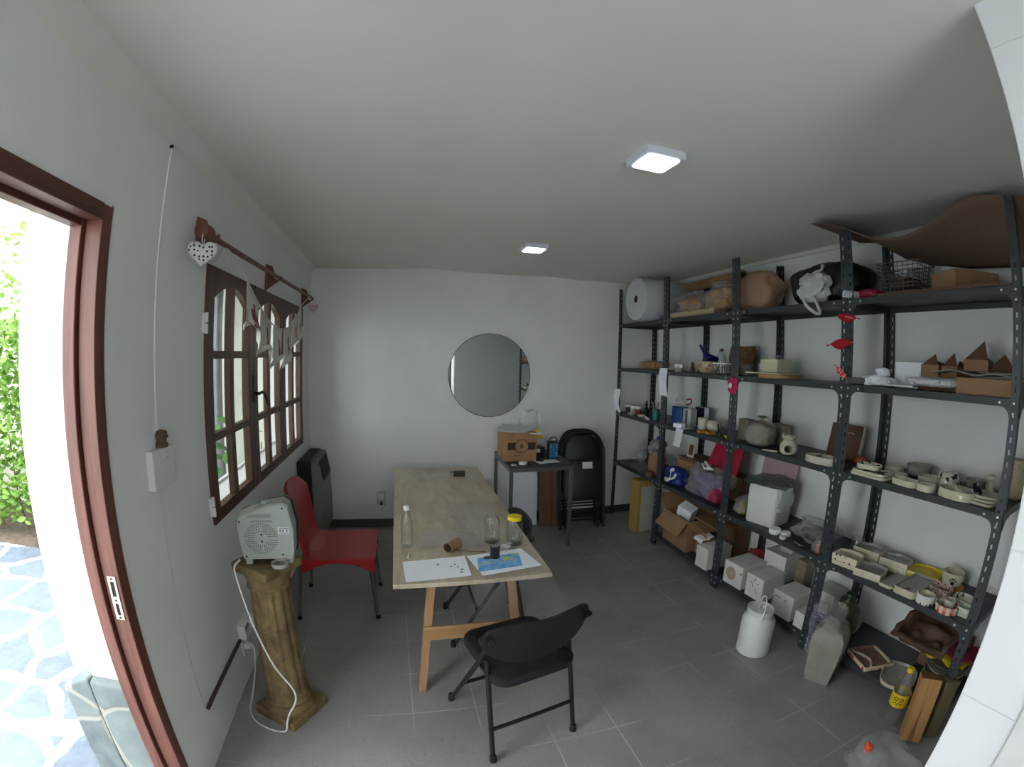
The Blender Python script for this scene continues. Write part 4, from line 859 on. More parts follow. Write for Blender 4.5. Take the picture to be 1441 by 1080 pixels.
bag_obj('stuffed_bag', 'peach coloured bag on the top shelf between tan bags and black bag', (3.33, 2.40, Z5), (.26, .33, .30), 11, 'peachbag', .16, 10)
t = thing('garbage_bag', 'large round black bag on the top shelf', 'bag', (3.33, 1.77, Z5)); mb = MB(); lump(mb, (.34, .56, .26), 5, .08, 8, 60, 32); mb.build('sack', 'blackbag', t, smooth=65)
M['greybag'] = thin('whitish_bag', (.9, .9, .92), (.78, .8, .84), .72, .25, .35, .8, 30)
t = thing('plastic_bag', 'pale grey plastic bag tied in front of the large black bag', 'bag', (3.135, 1.75, Z5)); mb = MB(); lump(mb, (.10, .22, .175), 9, .22, 20, 60, 36); mb.build('bag_body', 'greybag', t, smooth=65)
mb = MB(); mb.tube(cr([(-.01, .03, .15), (0, .0, .185), (-.01, -.06, .19), (-.02, -.075, .215), (-.02, -.085, .205)]), .008, 6); mb.build('twisted_top', 'greybag', t, smooth=65)
mb = MB(); mb.tube(cr([(-.065, .03, .02), (-.078, .0, -.02), (-.08, -.07, -.068), (-.08, -.10, -.06), (-.074, -.05, .03)]), .010, 6); mb.build('handle', 'greybag', t, smooth=65)
M['pinkcl'] = plain('crimson_cloth', (150, 30, 70), .6, 0, .15, 15, .4, 30)
bag_obj('pink_cloth', 'bright crimson cloth bundle on the top shelf beside the white roll', (3.20, 1.395, Z5), (.14, .17, .055), 14, 'pinkcl', .16, 14, cat='cloth')
def roll(name, label, p0, p1, r, mat, cat='roll'):
    d = Vector(p1)-Vector(p0); q = d.to_track_quat('Z', 'Y').to_matrix().to_4x4(); L = d.length; mb = MB(); sp = []
    for i in range(60): a = 2*PI*i/20; rr = r*(.25+.75*i/59); sp.append((rr*math.cos(a), rr*math.sin(a)))
    inn = [((k-.0016)/k*x, (k-.0016)/k*y) for x, y in sp for k in (math.hypot(x, y),)]
    poly = sp + inn[::-1]
    mb.loft([[(x, y, z) for x, y in poly] for z in (0, L)]); o = mb.build(name, mat, smooth=40); o.matrix_world = Matrix.Translation(p0) @ q; o['label'] = label; o['category'] = cat; return o
roll('paper_roll', 'white rolled sheet poking past the post on the top shelf', (3.045, 1.475, Z5+.024), (3.24, 1.42, Z5+.024), .022, 'paper')
def wirebasket():
    t = thing('wire_basket', 'grey wire basket full of small things on the near top shelf', 'basket', (3.26, 1.215, Z5+.028), R(4)); a, b, h = .115, .12, .145; mb = MB(); r = .0022
    for k in range(8):
        z = h*k/7; s = .82+.18*k/7; rr = .0035 if k == 7 else r; mb.tube([(-a*s, -b*s, z+r), (a*s, -b*s, z+r), (a*s, b*s, z+r), (-a*s, b*s, z+r)], rr, 5, True)
    for i in range(9):
        f = -1+2*i/8
        for sx, sy in ((f, -1), (f, 1)): mb.tube([(sx*a*.82, sy*b*.82, r), (sx*a, sy*b, h+r)], r, 5)
        for sx, sy in ((-1, f), (1, f)): mb.tube([(sx*a*.82, sy*b*.82, r), (sx*a, sy*b, h+r)], r, 5)
        mb.tube([(f*a*.82, -b*.82, r), (f*a*.82, b*.82, r)], r, 5)
    mb.build('wire_frame', 'grey', t, smooth=60)
    mb = MB(); lump(mb, (.15, .15, .08), 4, .3, 18, 24, 14); o = mb.build('cloth_bundle', 'brownwood', smooth=60); tag(o, 'brown bundle lying inside the wire basket', 'bundle', None, (3.26, 1.22, Z5+.034))
    mb = MB(); lump(mb, (.09, .07, .05), 6, .35, 30, 20, 12); o = mb.build('foil_pack', 'bolt', smooth=60); tag(o, 'shiny silver packet on the bundle inside the wire basket', 'packet', None, (3.25, 1.20, Z5+.105))
wirebasket()
flat('wood_sheet', 'thin brown board lying flat on the near top shelf', [(3.075, .60), (3.50, .60), (3.50, 1.32), (3.10, 1.30)], Z5+.001, .010, 'brownwood', 'board')
flat('cardboard_sheet', 'cardboard sheet lying over the thin brown board on the top shelf', [(3.085, .66), (3.48, .64), (3.46, 1.34), (3.13, 1.36)], Z5+.0125, .005, 'kraftd', 'cardboard')
t = thing('cardboard_box', 'flat closed cardboard box on the near top shelf beside the wire basket', 'box', (3.30, .90, Z5+.0185), R(-30)); MB().box(-.14, .14, -.10, .10, 0, .088).build('box_body', 'kraft', t, bev=.003); MB().box(-.14, .14, -.022, .022, .0885, .0889).build('tape', 'kraftd', t)
def v2(pts, k): return [(p.x, p.y) for p in cr([(a, b, 0) for a, b in pts], k)]
M['kraftpaper'] = plain('brown_paper_sheet', (112, 92, 76), .85, 0, .08, 4)
mb = MB(); top = v2([(1.62, 2.465), (1.50, 2.440), (1.36, 2.372), (1.25, 2.325), (1.12, 2.315), (1.0, 2.345), (.88, 2.41), (.80, 2.450), (.72, 2.462), (.60, 2.440), (.46, 2.405)], 5); n = len(top)-1
ZBK = [(1.66, 2.465), (1.43, 2.43), (1.30, 2.31), (1.12, 2.255), (.9, 2.215), (.6, 2.195), (.46, 2.21)]
XFR = [(1.66, 2.95), (1.36, 2.97), (1.2, 3.02), (.9, 3.07), (.72, 3.126), (.40, 3.126)]
def lerp(T, y):
    for (a, za), (b, zb_) in zip(T, T[1:]):
        if b <= y <= a: return za+(zb_-za)*(a-y)/(a-b)
    return T[-1][1]
def fnk(u, v):
    y, z = top[int(round(u*n))]; x0 = lerp(XFR, y); return (x0+(3.49-x0)*v, y+.03*v, z+(lerp(ZBK, y)-z)*v**.8)
mb.grid(fnk, n, 12); tag(mb.build('kraft_sheet', 'kraftpaper', smooth=60, thick=.003), 'large curling sheet of brown paper board wedged under the ceiling over the near shelf', 'sheet')
# fourth level
mb = MB(); lump(mb, (.20, .32, .085), 33, .22, 12, 40, 16, .9); tag(mb.build('kraft_pile', 'kraft', smooth=30), 'crumpled pile of brown paper on the shelf under the bubble wrap roll', 'paper pile', None, (3.17, 3.60, Z4))
t = thing('owl_cup', 'pale little owl cup with round white eyes on the upper shelf', 'cup', (3.075, 3.075, Z4), R(-35)); mb = MB(); mb.lathe([(.026, 0), (.034, .015), (.036, .04), (.033, .066), (.030, .068), (.029, .05), (.001, .012)], 24); mb.build('body', 'grayglz', t, smooth=40)
for s in (-1, 1): mb = MB(); mb.lathe([(.017, 0), (.019, .003), (.016, .006), (.010, .006), (.009, .003), (.001, .003)], 18, Matrix.Translation((s*.017, -.030, .050)) @ Matrix.Rotation(PI/2, 4, 'X')); mb.build('eye', 'white', t, smooth=40)
for i, (x, y) in enumerate(((3.16, 3.00), (3.20, 2.94), (3.13, 2.945))):
    mb = MB()
    for k in range(6): mb.lathe([(.004, .014*k), (.026-.0035*k, .006+.014*k), (.018-.0028*k, .016+.014*k)], 10, None, True, True, k*.6)
    tag(mb.build('pine_cone', 'brownwood', smooth=30), ['brown pine cone nearest the owl cup on the upper shelf', 'brown pine cone at the back beside the floral bowl', 'brown pine cone touching the floral bowl in front'][i], 'pine cone', 'pine cones on the upper shelf', (x, y, Z4))
def m_floral():
    t = NT('floral_glaze'); v = t.voro(26, 'F1'); d = v.outputs['Distance']; s = t.sep(v.outputs['Color'])[0]
    c = t.mix(t.math('MULTIPLY', t.math('SUBTRACT', 1.0, t.step(d, .34, .38)), t.step(s, .45, .46)), lin(168, 156, 126), lin(166, 92, 84)); c = t.mix(t.math('MULTIPLY', t.math('SUBTRACT', 1.0, t.step(d, .16, .2)), t.step(s, .45, .46)), c, lin(72, 36, 40))
    c = t.mix(t.math('MULTIPLY', t.step(t.noise(20, 3), .56, .58), t.math('SUBTRACT', 1.0, t.step(s, .45, .46))), c, lin(96, 104, 70)); return t.base(c, .25)
M['floral'] = m_floral()
mb = MB(); mb.lathe([(.050, 0), (.066, .012), (.082, .055), (.085, .092), (.083, .095), (.079, .09), (.076, .055), (.06, .016), (.001, .012)], 36); tag(mb.build('floral_bowl', 'floral', smooth=40), 'floral patterned bowl holding the dark blue funnel', 'bowl', None, (3.165, 2.80, Z4))
M['bluep'] = plain('dark_blue_plastic', (30, 30, 110), .4, 0, .05)
mb = MB(); mb.lathe([(.008, .175), (.010, .175), (.014, .09), (.070, .012), (.076, 0), (.073, 0), (.066, .012), (.011, .09), (.008, .175)], 32, None, False, False); tag(mb.build('funnel', 'bluep', smooth=40), 'dark blue plastic funnel upside down in the floral bowl', 'funnel', None, (3.165, 2.775, Z4+.085), (R(-38), R(-8), 0))
bottle('plastic_bottle', 'clear bottle with dark cap standing on the upper shelf near the third post', 'bottle', (3.30, 2.80, Z4), 'glass', .043, .20, 'brownwood', .017, .022, None, (.085, plain('violet_liquid', (52, 44, 92), .3)))
t = thing('glass_canister', 'squat glass canister with flat white lid on the upper shelf', 'canister', (3.14, 2.60, Z4)); mb = MB(); mb.lathe([(0, 0), (.066, 0), (.07, .006), (.07, .076), (.067, .076), (.067, .007), (0, .004)], 32); mb.build('body', 'glass', t, smooth=40); mb = MB(); mb.lathe([(.072, .0765), (.073, .079), (.073, .086), (.07, .088)], 32); mb.build('lid', 'white', t, smooth=40)
M['greyp'] = plain('grey_tub', (116, 118, 116), .5)
mb = MB(); mb.lathe([(.045, 0), (.055, .08), (.058, .083), (.053, .083), (.044, .006), (.001, .004)], 28); tag(mb.build('plastic_tub', 'greyp', smooth=40), 'grey tub just right of the third post on the upper shelf', 'tub', None, (3.265, 2.455, Z4))
def m_cork():
    t = NT('cork_board'); v = t.voro(30, 'F1', None, .2); c = t.mix(t.step(v.outputs['Distance'], .16, .2), lin(96, 74, 50), lin(92, 70, 48)); c = t.mix(t.step(t.noise(60, 4), .4, .62), c, lin(126, 96, 62)); t.bump(t.noise(70, 5, .7), .6, .006); return t.base(c, .9)
M['cork'] = m_cork()
mb = MB(); n = 30; r = random.Random(2); edge = [(-.135+.27*i/9, .0) for i in range(10)] + [(.140+r.uniform(-.006, .006), .03*i) for i in range(8)] + [(.13-.26*i/9, .225+r.uniform(-.004, .004)) for i in range(10)] + [(-.14+r.uniform(-.008, .008), .22-.03*i) for i in range(8)]
mb.loft([[(x, y, z) for x, z in edge] for y in (-.006, .006)]); tag(mb.build('bark_panel', 'cork'), 'rough brown cork panel leaning upright behind the third post', 'panel', None, (3.38, 2.665, Z4), (R(-8), 0, R(-90)))
for i, (x, y, h) in enumerate(((3.33, 2.385, .095), (3.36, 2.335, .10), (3.29, 2.345, .085))):
    mb = MB(); mb.lathe([(0, 0), (.024, 0), (.028, h), (.0262, h), (.0225, .006), (0, .005)], 22); tag(mb.build('drinking_glass', 'glass', smooth=40), ['clear glass nearest the grey tub on the upper shelf', 'rearmost clear glass left of the cream box', 'front clear glass left of the cream box'][i], 'glass', 'small glasses on the upper shelf', (x, y, Z4))
t = thing('wood_stand', 'round wooden board under a white plate on the upper shelf', 'board', (3.21, 2.085, Z4)); mb = MB(); mb.lathe([(.145, 0), (.15, .003), (.15, .022), (.147, .025)], 40); mb.build('board', 'pinex', t, smooth=30)
mb = MB(); mb.prism([(x, y) for x, y in rrect(.27, .32, .03)], 0, .008); tag(mb.build('white_plate', 'cream', bev=.003), 'flat white plate between the wooden board and the cream box', 'plate', None, (3.22, 2.15, Z4+.0258))
M['creambox'] = plain('cream_card', (206, 204, 172), .6, 0, .04)
t = thing('gift_box', 'cream lidded box on the white plate of the upper shelf', 'box', (3.255, 2.165, Z4+.0345), R(1)); MB().box(-.073, .073, -.073, .073, 0, .066).build('base', 'creambox', t, bev=.002); MB().box(-.076, .076, -.076, .076, .060, .090).build('lid', 'creambox', t, bev=.002)
for i in range(4):
    mb = MB(); mb.lathe([(0, 0), (.016, 0), (.020, .028), (.0185, .028), (.015, .004), (0, .003)], 18); a = i*1.6; tag(mb.build('tea_light_glass', 'glass', smooth=40), ['tiny glass at the left front on the cream box', 'tiny glass at the back left on the cream box', 'tiny glass at the back right on the cream box', 'tiny glass at the right front on the cream box'][i], 'glass', 'tiny glasses on the cream box', (3.255+.045*math.cos(a+2.4), 2.165+.045*math.sin(a+2.4), Z4+.125))
roll('paper_roll', 'grey rolled sheet beside the post on the upper shelf', (3.055, 1.455, Z4+.023), (3.23, 1.38, Z4+.023), .021, 'greyp')
mb = MB(); lump(mb, (.11, .19, .055), 21, .35, 16, 34, 16); tag(mb.build('crumpled_paper', 'paper', smooth=30), 'crumpled white paper lying left of the white box on the upper shelf', 'paper', None, (3.18, 1.345, Z4))
bag_obj('paper_wad', 'small white wad of paper on top of the crumpled sheet', (3.20, 1.315, Z4+.05), (.06, .07, .05), 23, 'paper', .3, 20, cat='paper')
t = thing('white_box', 'plain white box standing on the near upper shelf', 'box', (3.335, 1.185, Z4), R(0)); MB().box(-.05, .05, -.10, .108, 0, .133).build('box_body', 'paper', t, bev=.002); MB().cbox((-.0505, -.04, .075), (.001, .008, .004)).build('mark', 'grey', t)
flat('foam_sheet', 'small white board lying at the front edge before the white box', [(3.06, 1.07), (3.22, 1.10), (3.22, 1.26), (3.06, 1.22)], Z4+.012, .006, 'palecard', 'board')
mb = MB(); lump(mb, (.13, .24, .045), 27, .3, 18, 36, 16); tag(mb.build('plastic_bag', 'filmmilk', smooth=50), 'crumpled translucent bag at the front edge of the near upper shelf', 'bag', None, (3.13, .99, Z4+.019))
t = thing('shipping_box', 'large closed cardboard box at the near end of the upper shelf', 'box', (3.275, .715, Z4), R(0)); MB().box(-.165, .165, -.145, .155, 0, .072).build('box_body', 'kraft', t, bev=.003)
mb = MB(); prof = v2([(-.26, .012), (-.16, .028), (-.05, .010), (.06, .018), (.16, .004)], 5); mb.loft([[(x, y, z+o) for y, z in prof for o in (0,)] + [(x, y, z+.004) for y, z in prof[::-1]] for x in (-.14, .15)]); M['foamgrey'] = plain('grey_foam_sheet', (138, 136, 128), .8)
tag(mb.build('foam_sheet', 'foamgrey', smooth=30), 'wavy grey sheet lying across the large cardboard box', 'sheet', None, (3.27, .74, Z4+.0725), (0, 0, PI))
t = thing('flat_carton', 'low grey box carrying two little open cartons on the upper shelf', 'box', (3.33, 1.005, Z4)); MB().box(-.10, .10, -.12, .12, 0, .045).build('box_body', 'kraftd', t, bev=.002)
def smallbox(label, loc, rz, w, d, h, tri):
    t = thing('open_carton', label, 'box', loc, rz, 'little open cartons on the upper shelf'); openbox(t, w, d, h, 'kraft', th=.003)
    for s, k in ((-1, 1), (1, 0)):
        mb = MB(); p = [(-d/2+.003, 0), (d/2-.003, 0), (-d/2+.02, tri)] if k else [(-d/2+.003, 0), (d/2-.003, 0), (d/2-.02, tri*.45)]
        mb.loft([[(x, y, h+z) for y, z in p] for x in (s*(w/2-.0015)-.0015, s*(w/2-.0015)+.0015)]); mb.build('flap', 'kraftin', t)
    return t
smallbox('little open carton nearest the white box', (3.30, 1.06, Z4+.0455), R(-8), .125, .105, .078, .052)
smallbox('little open carton second from the white box', (3.30, .945, Z4+.0455), R(-14), .125, .095, .075, .062)
smallbox('little open carton standing on the grey sheet of the large box', (3.29, .825, Z4+.102), R(6), .125, .12, .052, .085)
mb = MB(); mb.loft([[(x, y, z) for y, z in ((-.07, 0), (.085, 0), (-.005, .085))] for x in (-.0015, .0015)]); tag(mb.build('carton_flap', 'kraftin'), 'bent brown cardboard scrap beside the last post on the large box', 'cardboard', None, (3.28, .70, Z4+.103), (0, R(12), 0))
# papers and soft toys hung on the posts
def hung(name, label, y, w, z0, z1, curl, seed):
    mb = MB()
    def fn(u, v): return (3.066-curl*math.sin(PI*v*1.2+.3)*v, y+(u-.5)*w+.02*(v)*(seed-1), z1+(z0-z1)*v)
    mb.grid(fn, 6, 14); o = tag(mb.build(name, 'paper', smooth=60, thick=.0006), label, 'paper'); m2 = MB(); rg = random.Random(seed)
    for k in range(11):
        v = .1+.075*k; a, b = .12, rg.uniform(.55, .88); P = [fn(q, v) for q in (a, (a+b)/2, b)]; Q = [fn(q, v+.006) for q in (a, (a+b)/2, b)]
        m2.add([(p[0]-.0012, p[1], p[2]) for p in P+Q], [(0, 1, 4, 3), (1, 2, 5, 4)])
    m2.build('printed_lines', 'grey', o); return o
hung('price_list', 'white printed list taped to the second shelf post from the back wall', 3.285, .125, 1.365, 1.615, .02, 1)
hung('price_list', 'curling white list taped to the farthest shelf post', 4.135, .13, 1.115, 1.37, .03, 2)
mb = MB()
def fnr(u, v):
    s = v*1.25; 
    return (3.20-.125*min(1, s/.5)-.012*max(0, s-.5), 3.02+(u-.5)*.105-.02*v+.06*max(0, s-.5), 1.1262 if s < .5 else 1.1262-.155*((s-.5)/.75)**1.1)
mb.grid(fnr, 5, 24); o = tag(mb.build('receipt', 'paper', smooth=60, thick=.0006), 'white printed receipt hanging over the front edge of the third shelf', 'paper'); m2 = MB()
for k in range(9):
    v = .46+.055*k; P = [fnr(q, v) for q in (.1, .9)]; Q = [fnr(q, v+.008) for q in (.1, .9)]; m2.add([(p[0]-.0012, p[1], p[2]) for p in P+Q], [(0, 1, 3, 2)])
m2.build('printed_lines', 'grey', o)
M['redfelt'] = plain('red_felt', (170, 26, 38), .9, 0, .1, 40); M['pinkfelt'] = plain('pink_felt', (188, 34, 88), .9, 0, .08, 40); M['redpat'] = m_dots('red_white_print', (206, 60, 66), (226, 214, 206), 80, .32, .8)
def bird(label, loc, rz, L, mat, wingm, tail=True, tilt=0):
    t = thing('felt_bird', label, 'felt bird', loc, rz if isinstance(rz, tuple) else (tilt, 0, rz), 'felt birds on the shelf post'); mb = MB()
    prof = [(-.5, .0, .004), (-.42, -.005, .05), (-.25, -.01, .12), (-.05, -.005, .16), (.15, .015, .145), (.28, .05, .11), (.38, .075, .095), (.46, .08, .06), (.50, .076, .012)]
    mb.loft([[(L*x, L*h*.8*math.cos(2*PI*i/16), L*(z+h*1.45*math.sin(2*PI*i/16))) for i in range(16)] for x, z, h in prof]); mb.build('body', mat, t, smooth=60)
    for s in (-1, 1): mb = MB(); mb.loft([[(L*(x-.05), s*L*(.115+o), L*z) for x, z in ((.15, .05), (.0, .07), (-.25, .0), (-.38, -.06), (-.2, -.07), (.05, -.05))] for o in (0, .02)]); mb.build('wing', wingm, t)
    mb = MB(); mb.loft([[(-L*.48, -.003, L*.01), (-L*.48, .003, L*.01), (-L*.48, .003, -L*.02), (-L*.48, -.003, -L*.02)], [(-L*.68, -.008, -L*.05), (-L*.68, .008, -L*.05), (-L*.66, .008, -L*.09), (-L*.66, -.008, -L*.09)]]); mb.build('tail', mat, t)
    mb = MB(); mb.rod((L*.49, 0, L*.076), (L*.56, 0, L*.068), L*.02, .0006, n=8); mb.build('beak', 'yellow', t); return t
bird('red felt bird at the top of the fourth shelf post, facing the room', (3.055, 1.465, 1.942), R(120), .105, 'redfelt', 'redpat', tilt=0)
bird('red felt bird in the middle of the fourth post, tail to the left', (3.050, 1.50, 1.803), R(-80), .125, 'redfelt', 'redfelt')
bird('red and white printed bird lowest on the fourth shelf post', (3.052, 1.495, 1.652), (0, R(50), R(-78)), .085, 'redpat', 'redpat')
t = thing('felt_flower', 'pink felt flower with a white centre on the third shelf post', 'felt flower', (3.060, 2.385, 1.523), (0, 0, 0)); mb = MB()
for k in range(6): a = 2*PI*k/6+.3; mb.sphere((0, .030*math.cos(a), .038*math.sin(a)), (.010, .025, .026), 14, 8)
mb.build('petals', 'pinkfelt', t, smooth=60); mb = MB(); mb.sphere((-.010, .016, .0), (.006, .018, .021), 16, 8); mb.build('centre', 'white', t, smooth=60)
# ---------------------------------------------------------------- third shelf
for i, (x, y, h, lid) in enumerate(((3.17, 4.07, .085, 'white'), (3.18, 3.985, .08, 'white'), (3.19, 3.90, .08, 'white'))):
    t = thing('paint_jar', ['dark labelled paint jar with white lid, leftmost on the third shelf', 'pale paint jar with white lid, in the middle of three on the third shelf', 'maroon labelled paint jar with white lid, right one of three on the third shelf'][i], 'jar', (x, y, Z3), 0, 'paint jars on the third shelf')
    MB().lathe([(.030, 0), (.033, .004), (.033, h-.022), (.028, h-.018)], 24).build('body', plain('jar_label', [(48, 44, 44), (176, 170, 166), (110, 62, 66)][i], .4), t, smooth=40); MB().lathe([(.031, h-.020), (.032, h-.016), (.032, h), (.029, h+.003)], 24).build('lid', lid, t, smooth=40)
t = thing('dark_bottle', 'small dark dropper bottle right of the paint jars on the third shelf', 'bottle', (3.25, 3.845, Z3)); MB().lathe([(.030, 0), (.033, .006), (.033, .065), (.013, .088), (.012, .10)], 22).build('body', 'black', t, smooth=40); MB().lathe([(.015, .098), (.015, .118), (.009, .124), (.008, .145), (.005, .15)], 16).build('cap', 'blackmatt', t, smooth=40)
for i, (x, y) in enumerate(((3.11, 3.90), (3.13, 3.74))): cyl_thing('small_dish', ['small white dish before the maroon paint jar', 'small white dish before the dark dropper bottle'][i], 'dish', (x, y, Z3), [(.025, 0), (.040, .014), (.042, .022), (.039, .022), (.026, .006), (.001, .005)], 'cream', 'small white dishes on the third shelf')
M['teal'] = plain('teal_plastic', (46, 112, 104), .4, 0, .05)
t = thing('brush_holder', 'teal cup with brushes beside the second shelf post, third shelf', 'cup', (3.17, 3.535, Z3)); MB().lathe([(.033, 0), (.038, .10), (.035, .10), (.031, .005), (.001, .004)], 24).build('cup', 'teal', t, smooth=40)
for i, (a, b) in enumerate(((.02, .01), (-.02, .012), (.0, -.02))): MB().rod((a*.4, b*.4, .008), (a*1.6, b*1.6, .165), .0035, n=8).build('brush', ['brownwood', 'white', 'redfelt'][i], t)
t = thing('craft_knife', 'white handled tool lying before the teal cup on the third shelf', 'tool', (3.11, 3.60, Z3), R(70)); MB().cbox((0, 0, .008), (.15, .018, .016)).build('handle', 'white', t, bev=.003); MB().cbox((.10, 0, .008), (.05, .010, .003)).build('blade', 'bolt', t)
M['blue'] = plain('blue_tin', (28, 64, 128), .35, 0, .06)
t = thing('blue_tin', 'square blue tin with glass jar on top, third shelf', 'tin', (3.24, 3.245, Z3), R(20)); MB().box(-.055, .055, -.055, .055, 0, .15).build('body', 'blue', t, bev=.005); MB().box(-.057, .057, -.057, .057, .1505, .158).build('lid', 'blue', t, bev=.003)
t = thing('glass_pot', 'clear glass pot with red handle standing on the blue tin', 'pot', (3.24, 3.245, Z3+.1588), R(-30)); mb = MB(); mb.lathe([(0, 0), (.045, 0), (.05, .01), (.05, .06), (.04, .078), (.0385, .076), (.048, .058), (.048, .012), (.043, .003), (0, .003)], 28); mb.build('body', 'glass', t, smooth=40)
mb = MB(); mb.tube(cr([(.048, 0, .06), (.085, 0, .065), (.09, 0, .03), (.05, 0, .015)]), .006, 8); mb.build('handle', 'redfelt', t, smooth=50)
def m_tin():
    t = NT('printed_tin'); x, y, z = t.sep(); c = t.mix(t.step(t.math('ABSOLUTE', y), .014, .016), lin(70, 72, 76), lin(170, 172, 170)); c = t.mix(t.step(t.math('ABSOLUTE', t.math('SUBTRACT', z, .085)), .055, .057), c, lin(170, 172, 170)); return t.base(c, .3, .3)
M['tin'] = m_tin()
t = thing('grey_tin', 'grey and white rectangular tin right of the blue tin', 'tin', (3.24, 3.105, Z3), R(6)); MB().box(-.04, .04, -.048, .048, 0, .155).build('body', 'tin', t, bev=.006); MB().lathe([(.022, .1555), (.023, .165), (.02, .167)], 20).build('lid', 'bolt', t, smooth=40)
t = thing('dark_book', 'dark hardback standing behind the grey tin on the third shelf', 'book', (3.40, 3.135, Z3), R(4)); MB().box(-.03, .03, -.055, .055, .002, .158).build('pages', 'paper', t)
for s in (-1, 1): MB().box(s*.032-.0015, s*.032+.0015, -.058, .058, 0, .16).build('cover', plain('navy_cover', (30, 36, 52), .5), t)
MB().box(-.0304, .0304, .0555, .0585, 0, .16).build('spine', 'navy_cover' if 'navy_cover' in M else plain('navy_spine', (30, 36, 52), .5), t)
cyl_thing('clay_cup', 'beige clay cup left of the round white pot on the third shelf', 'cup', (3.27, 2.955, Z3), [(.040, 0), (.044, .004), (.045, .092), (.042, .094), (.040, .09), (.038, .008), (.001, .006)], 'cream2')
cyl_thing('round_pot', 'round white pot on the third shelf beside the beige clay cup', 'pot', (3.285, 2.83, Z3), [(.035, 0), (.055, .018), (.062, .045), (.056, .075), (.046, .088), (.043, .088), (.052, .072), (.057, .045), (.05, .02), (.001, .010)], 'cream2')
t = thing('white_carton', 'small white block at the shelf edge before the grey tin', 'box', (3.115, 3.08, Z3), R(15)); MB().box(-.028, .028, -.045, .045, 0, .034).build('box_body', 'paper', t, bev=.002)
for i, (x, y, a) in enumerate(((3.14, 2.80, 20), (3.16, 2.72, -40))): flat('wood_piece', ['yellow wooden piece left of the pruning tool on the third shelf', 'yellow wooden piece touching the pruning tool on the third shelf'][i], [(-.035, -.02), (.035, -.02), (.03, .02), (-.035, .02)], Z3, .018, plain('yellow_wood', (188, 142, 56), .6), 'wood piece', 'yellow wooden pieces').location = (x, y, Z3)
t = thing('pruner', 'black and yellow hand tool lying left of the third shelf post', 'tool', (3.17, 2.56, Z3+.012), R(75))
mb = MB(); mb.tube(cr([(-.10, .02, 0), (-.03, .012, .004), (.02, .0, .006)]), .010, 8); mb.build('handle', 'yellow', t, smooth=50); mb = MB(); mb.tube(cr([(-.10, -.03, 0), (-.03, -.012, .004), (.02, .0, .006)]), .010, 8); mb.build('handle', 'black', t, smooth=50)
mb = MB(); mb.tube(cr([(.02, 0, .006), (.06, .02, .03), (.10, .015, .075)]), lambda u: .012*(1-.6*u), 8); mb.build('jaw', 'black', t, smooth=50); mb = MB(); lump(mb, (.07, .05, .035), 3, .25, 24, 18, 10); o = mb.build('head', 'black', t, smooth=50); o.location = (.0, .0, -.012)
t = thing('grey_carton', 'grey square carton just right of the third shelf post', 'box', (3.26, 2.43, Z3), R(0)); MB().box(-.03, .03, -.05, .05, 0, .155).build('box_body', 'clay', t, bev=.002)
t = thing('clay_bag', 'grey clay lump in a tied bag on the third shelf', 'bag', (3.20, 2.215, Z3), R(10)); mb = MB(); lump(mb, (.17, .19, .165), 4, .09, 9, 40, 26, .5, (.03, .045)); mb.build('sack', 'clay', t, smooth=60)
mb = MB(); lump(mb, (.178, .198, .168), 14, .13, 15, 40, 26, .5); mb.build('film', 'filmlit', t, smooth=60)
t = thing('grey_slab', 'grey block standing behind the tied clay bag', 'block', (3.40, 2.215, Z3), R(-20)); MB().box(-.035, .035, -.085, .085, 0, .14).build('body', 'clay', t, bev=.004)
flat('wood_stick', 'small pale stick lying at the shelf edge right of the clay bag', [(-.012, -.05), (.012, -.05), (.012, .05), (-.012, .05)], Z3, .006, 'cream2', 'stick').matrix_world = Matrix.Translation((3.12, 2.045, Z3)) @ Matrix.Rotation(R(25), 4, 'Z')
def burner():
    t = thing('oil_burner', 'round white clay burner pot with an open front on the third shelf', 'oil burner', (3.165, 1.925, Z3), R(-52)); mb = MB(); n, m = 40, 20; rings = []
    prof = [(.035, 0), (.048, .012), (.054, .035), (.050, .062), (.036, .082), (.030, .090), (.042, .104), (.050, .118)]
    op = lambda a, z: ((a+PI/2+PI) % (2*PI)-PI)
    P = v2(prof, 3); mb2 = MB(); vs = []; fs = []
    for k, (r_, z) in enumerate(P):
        for i in range(n): a = 2*PI*i/n; vs.append((r_*math.cos(a), r_*math.sin(a), z))
    for k in range(len(P)-1):
        for i in range(n):
            a = 2*PI*(i+.5)/n; z = (P[k][1]+P[k+1][1])/2; da = (a+PI/2+PI) % (2*PI)-PI
            if (da/.62)**2+((z-.038)/.028)**2 < 1: continue
            j = (i+1) % n; fs.append((k*n+i, k*n+j, (k+1)*n+j, (k+1)*n+i))
    fs.append(tuple(range(n-1, -1, -1))); mb2.add(vs, fs); mb2.build('body', 'cream2', t, smooth=60, thick=-.005)
    mb3 = MB(); pts = [(.62*math.cos(a), .038+.028*math.sin(a)) for a in [2*PI*i/24 for i in range(24)]]
    mb3.tube([(.0535*math.sin(x), -.0535*math.cos(x), z) for x, z in pts], .005, 8, True); mb3.build('opening_rim', 'cream2', t, smooth=60)
    mb4 = MB(); mb4.lathe([(.036, .098), (.046, .112), (.05, .12), (.046, .12), (.03, .104), (.001, .102)], 28); mb4.build('bowl_top', 'cream2', t, smooth=50)
    for k in range(3): a = R(30+120*k); mb5 = MB(); mb5.sphere((.047*math.cos(a), .047*math.sin(a), .118), .010, 10, 8); mb5.build('lug', 'cream2', t, smooth=60)
    return t
burner()
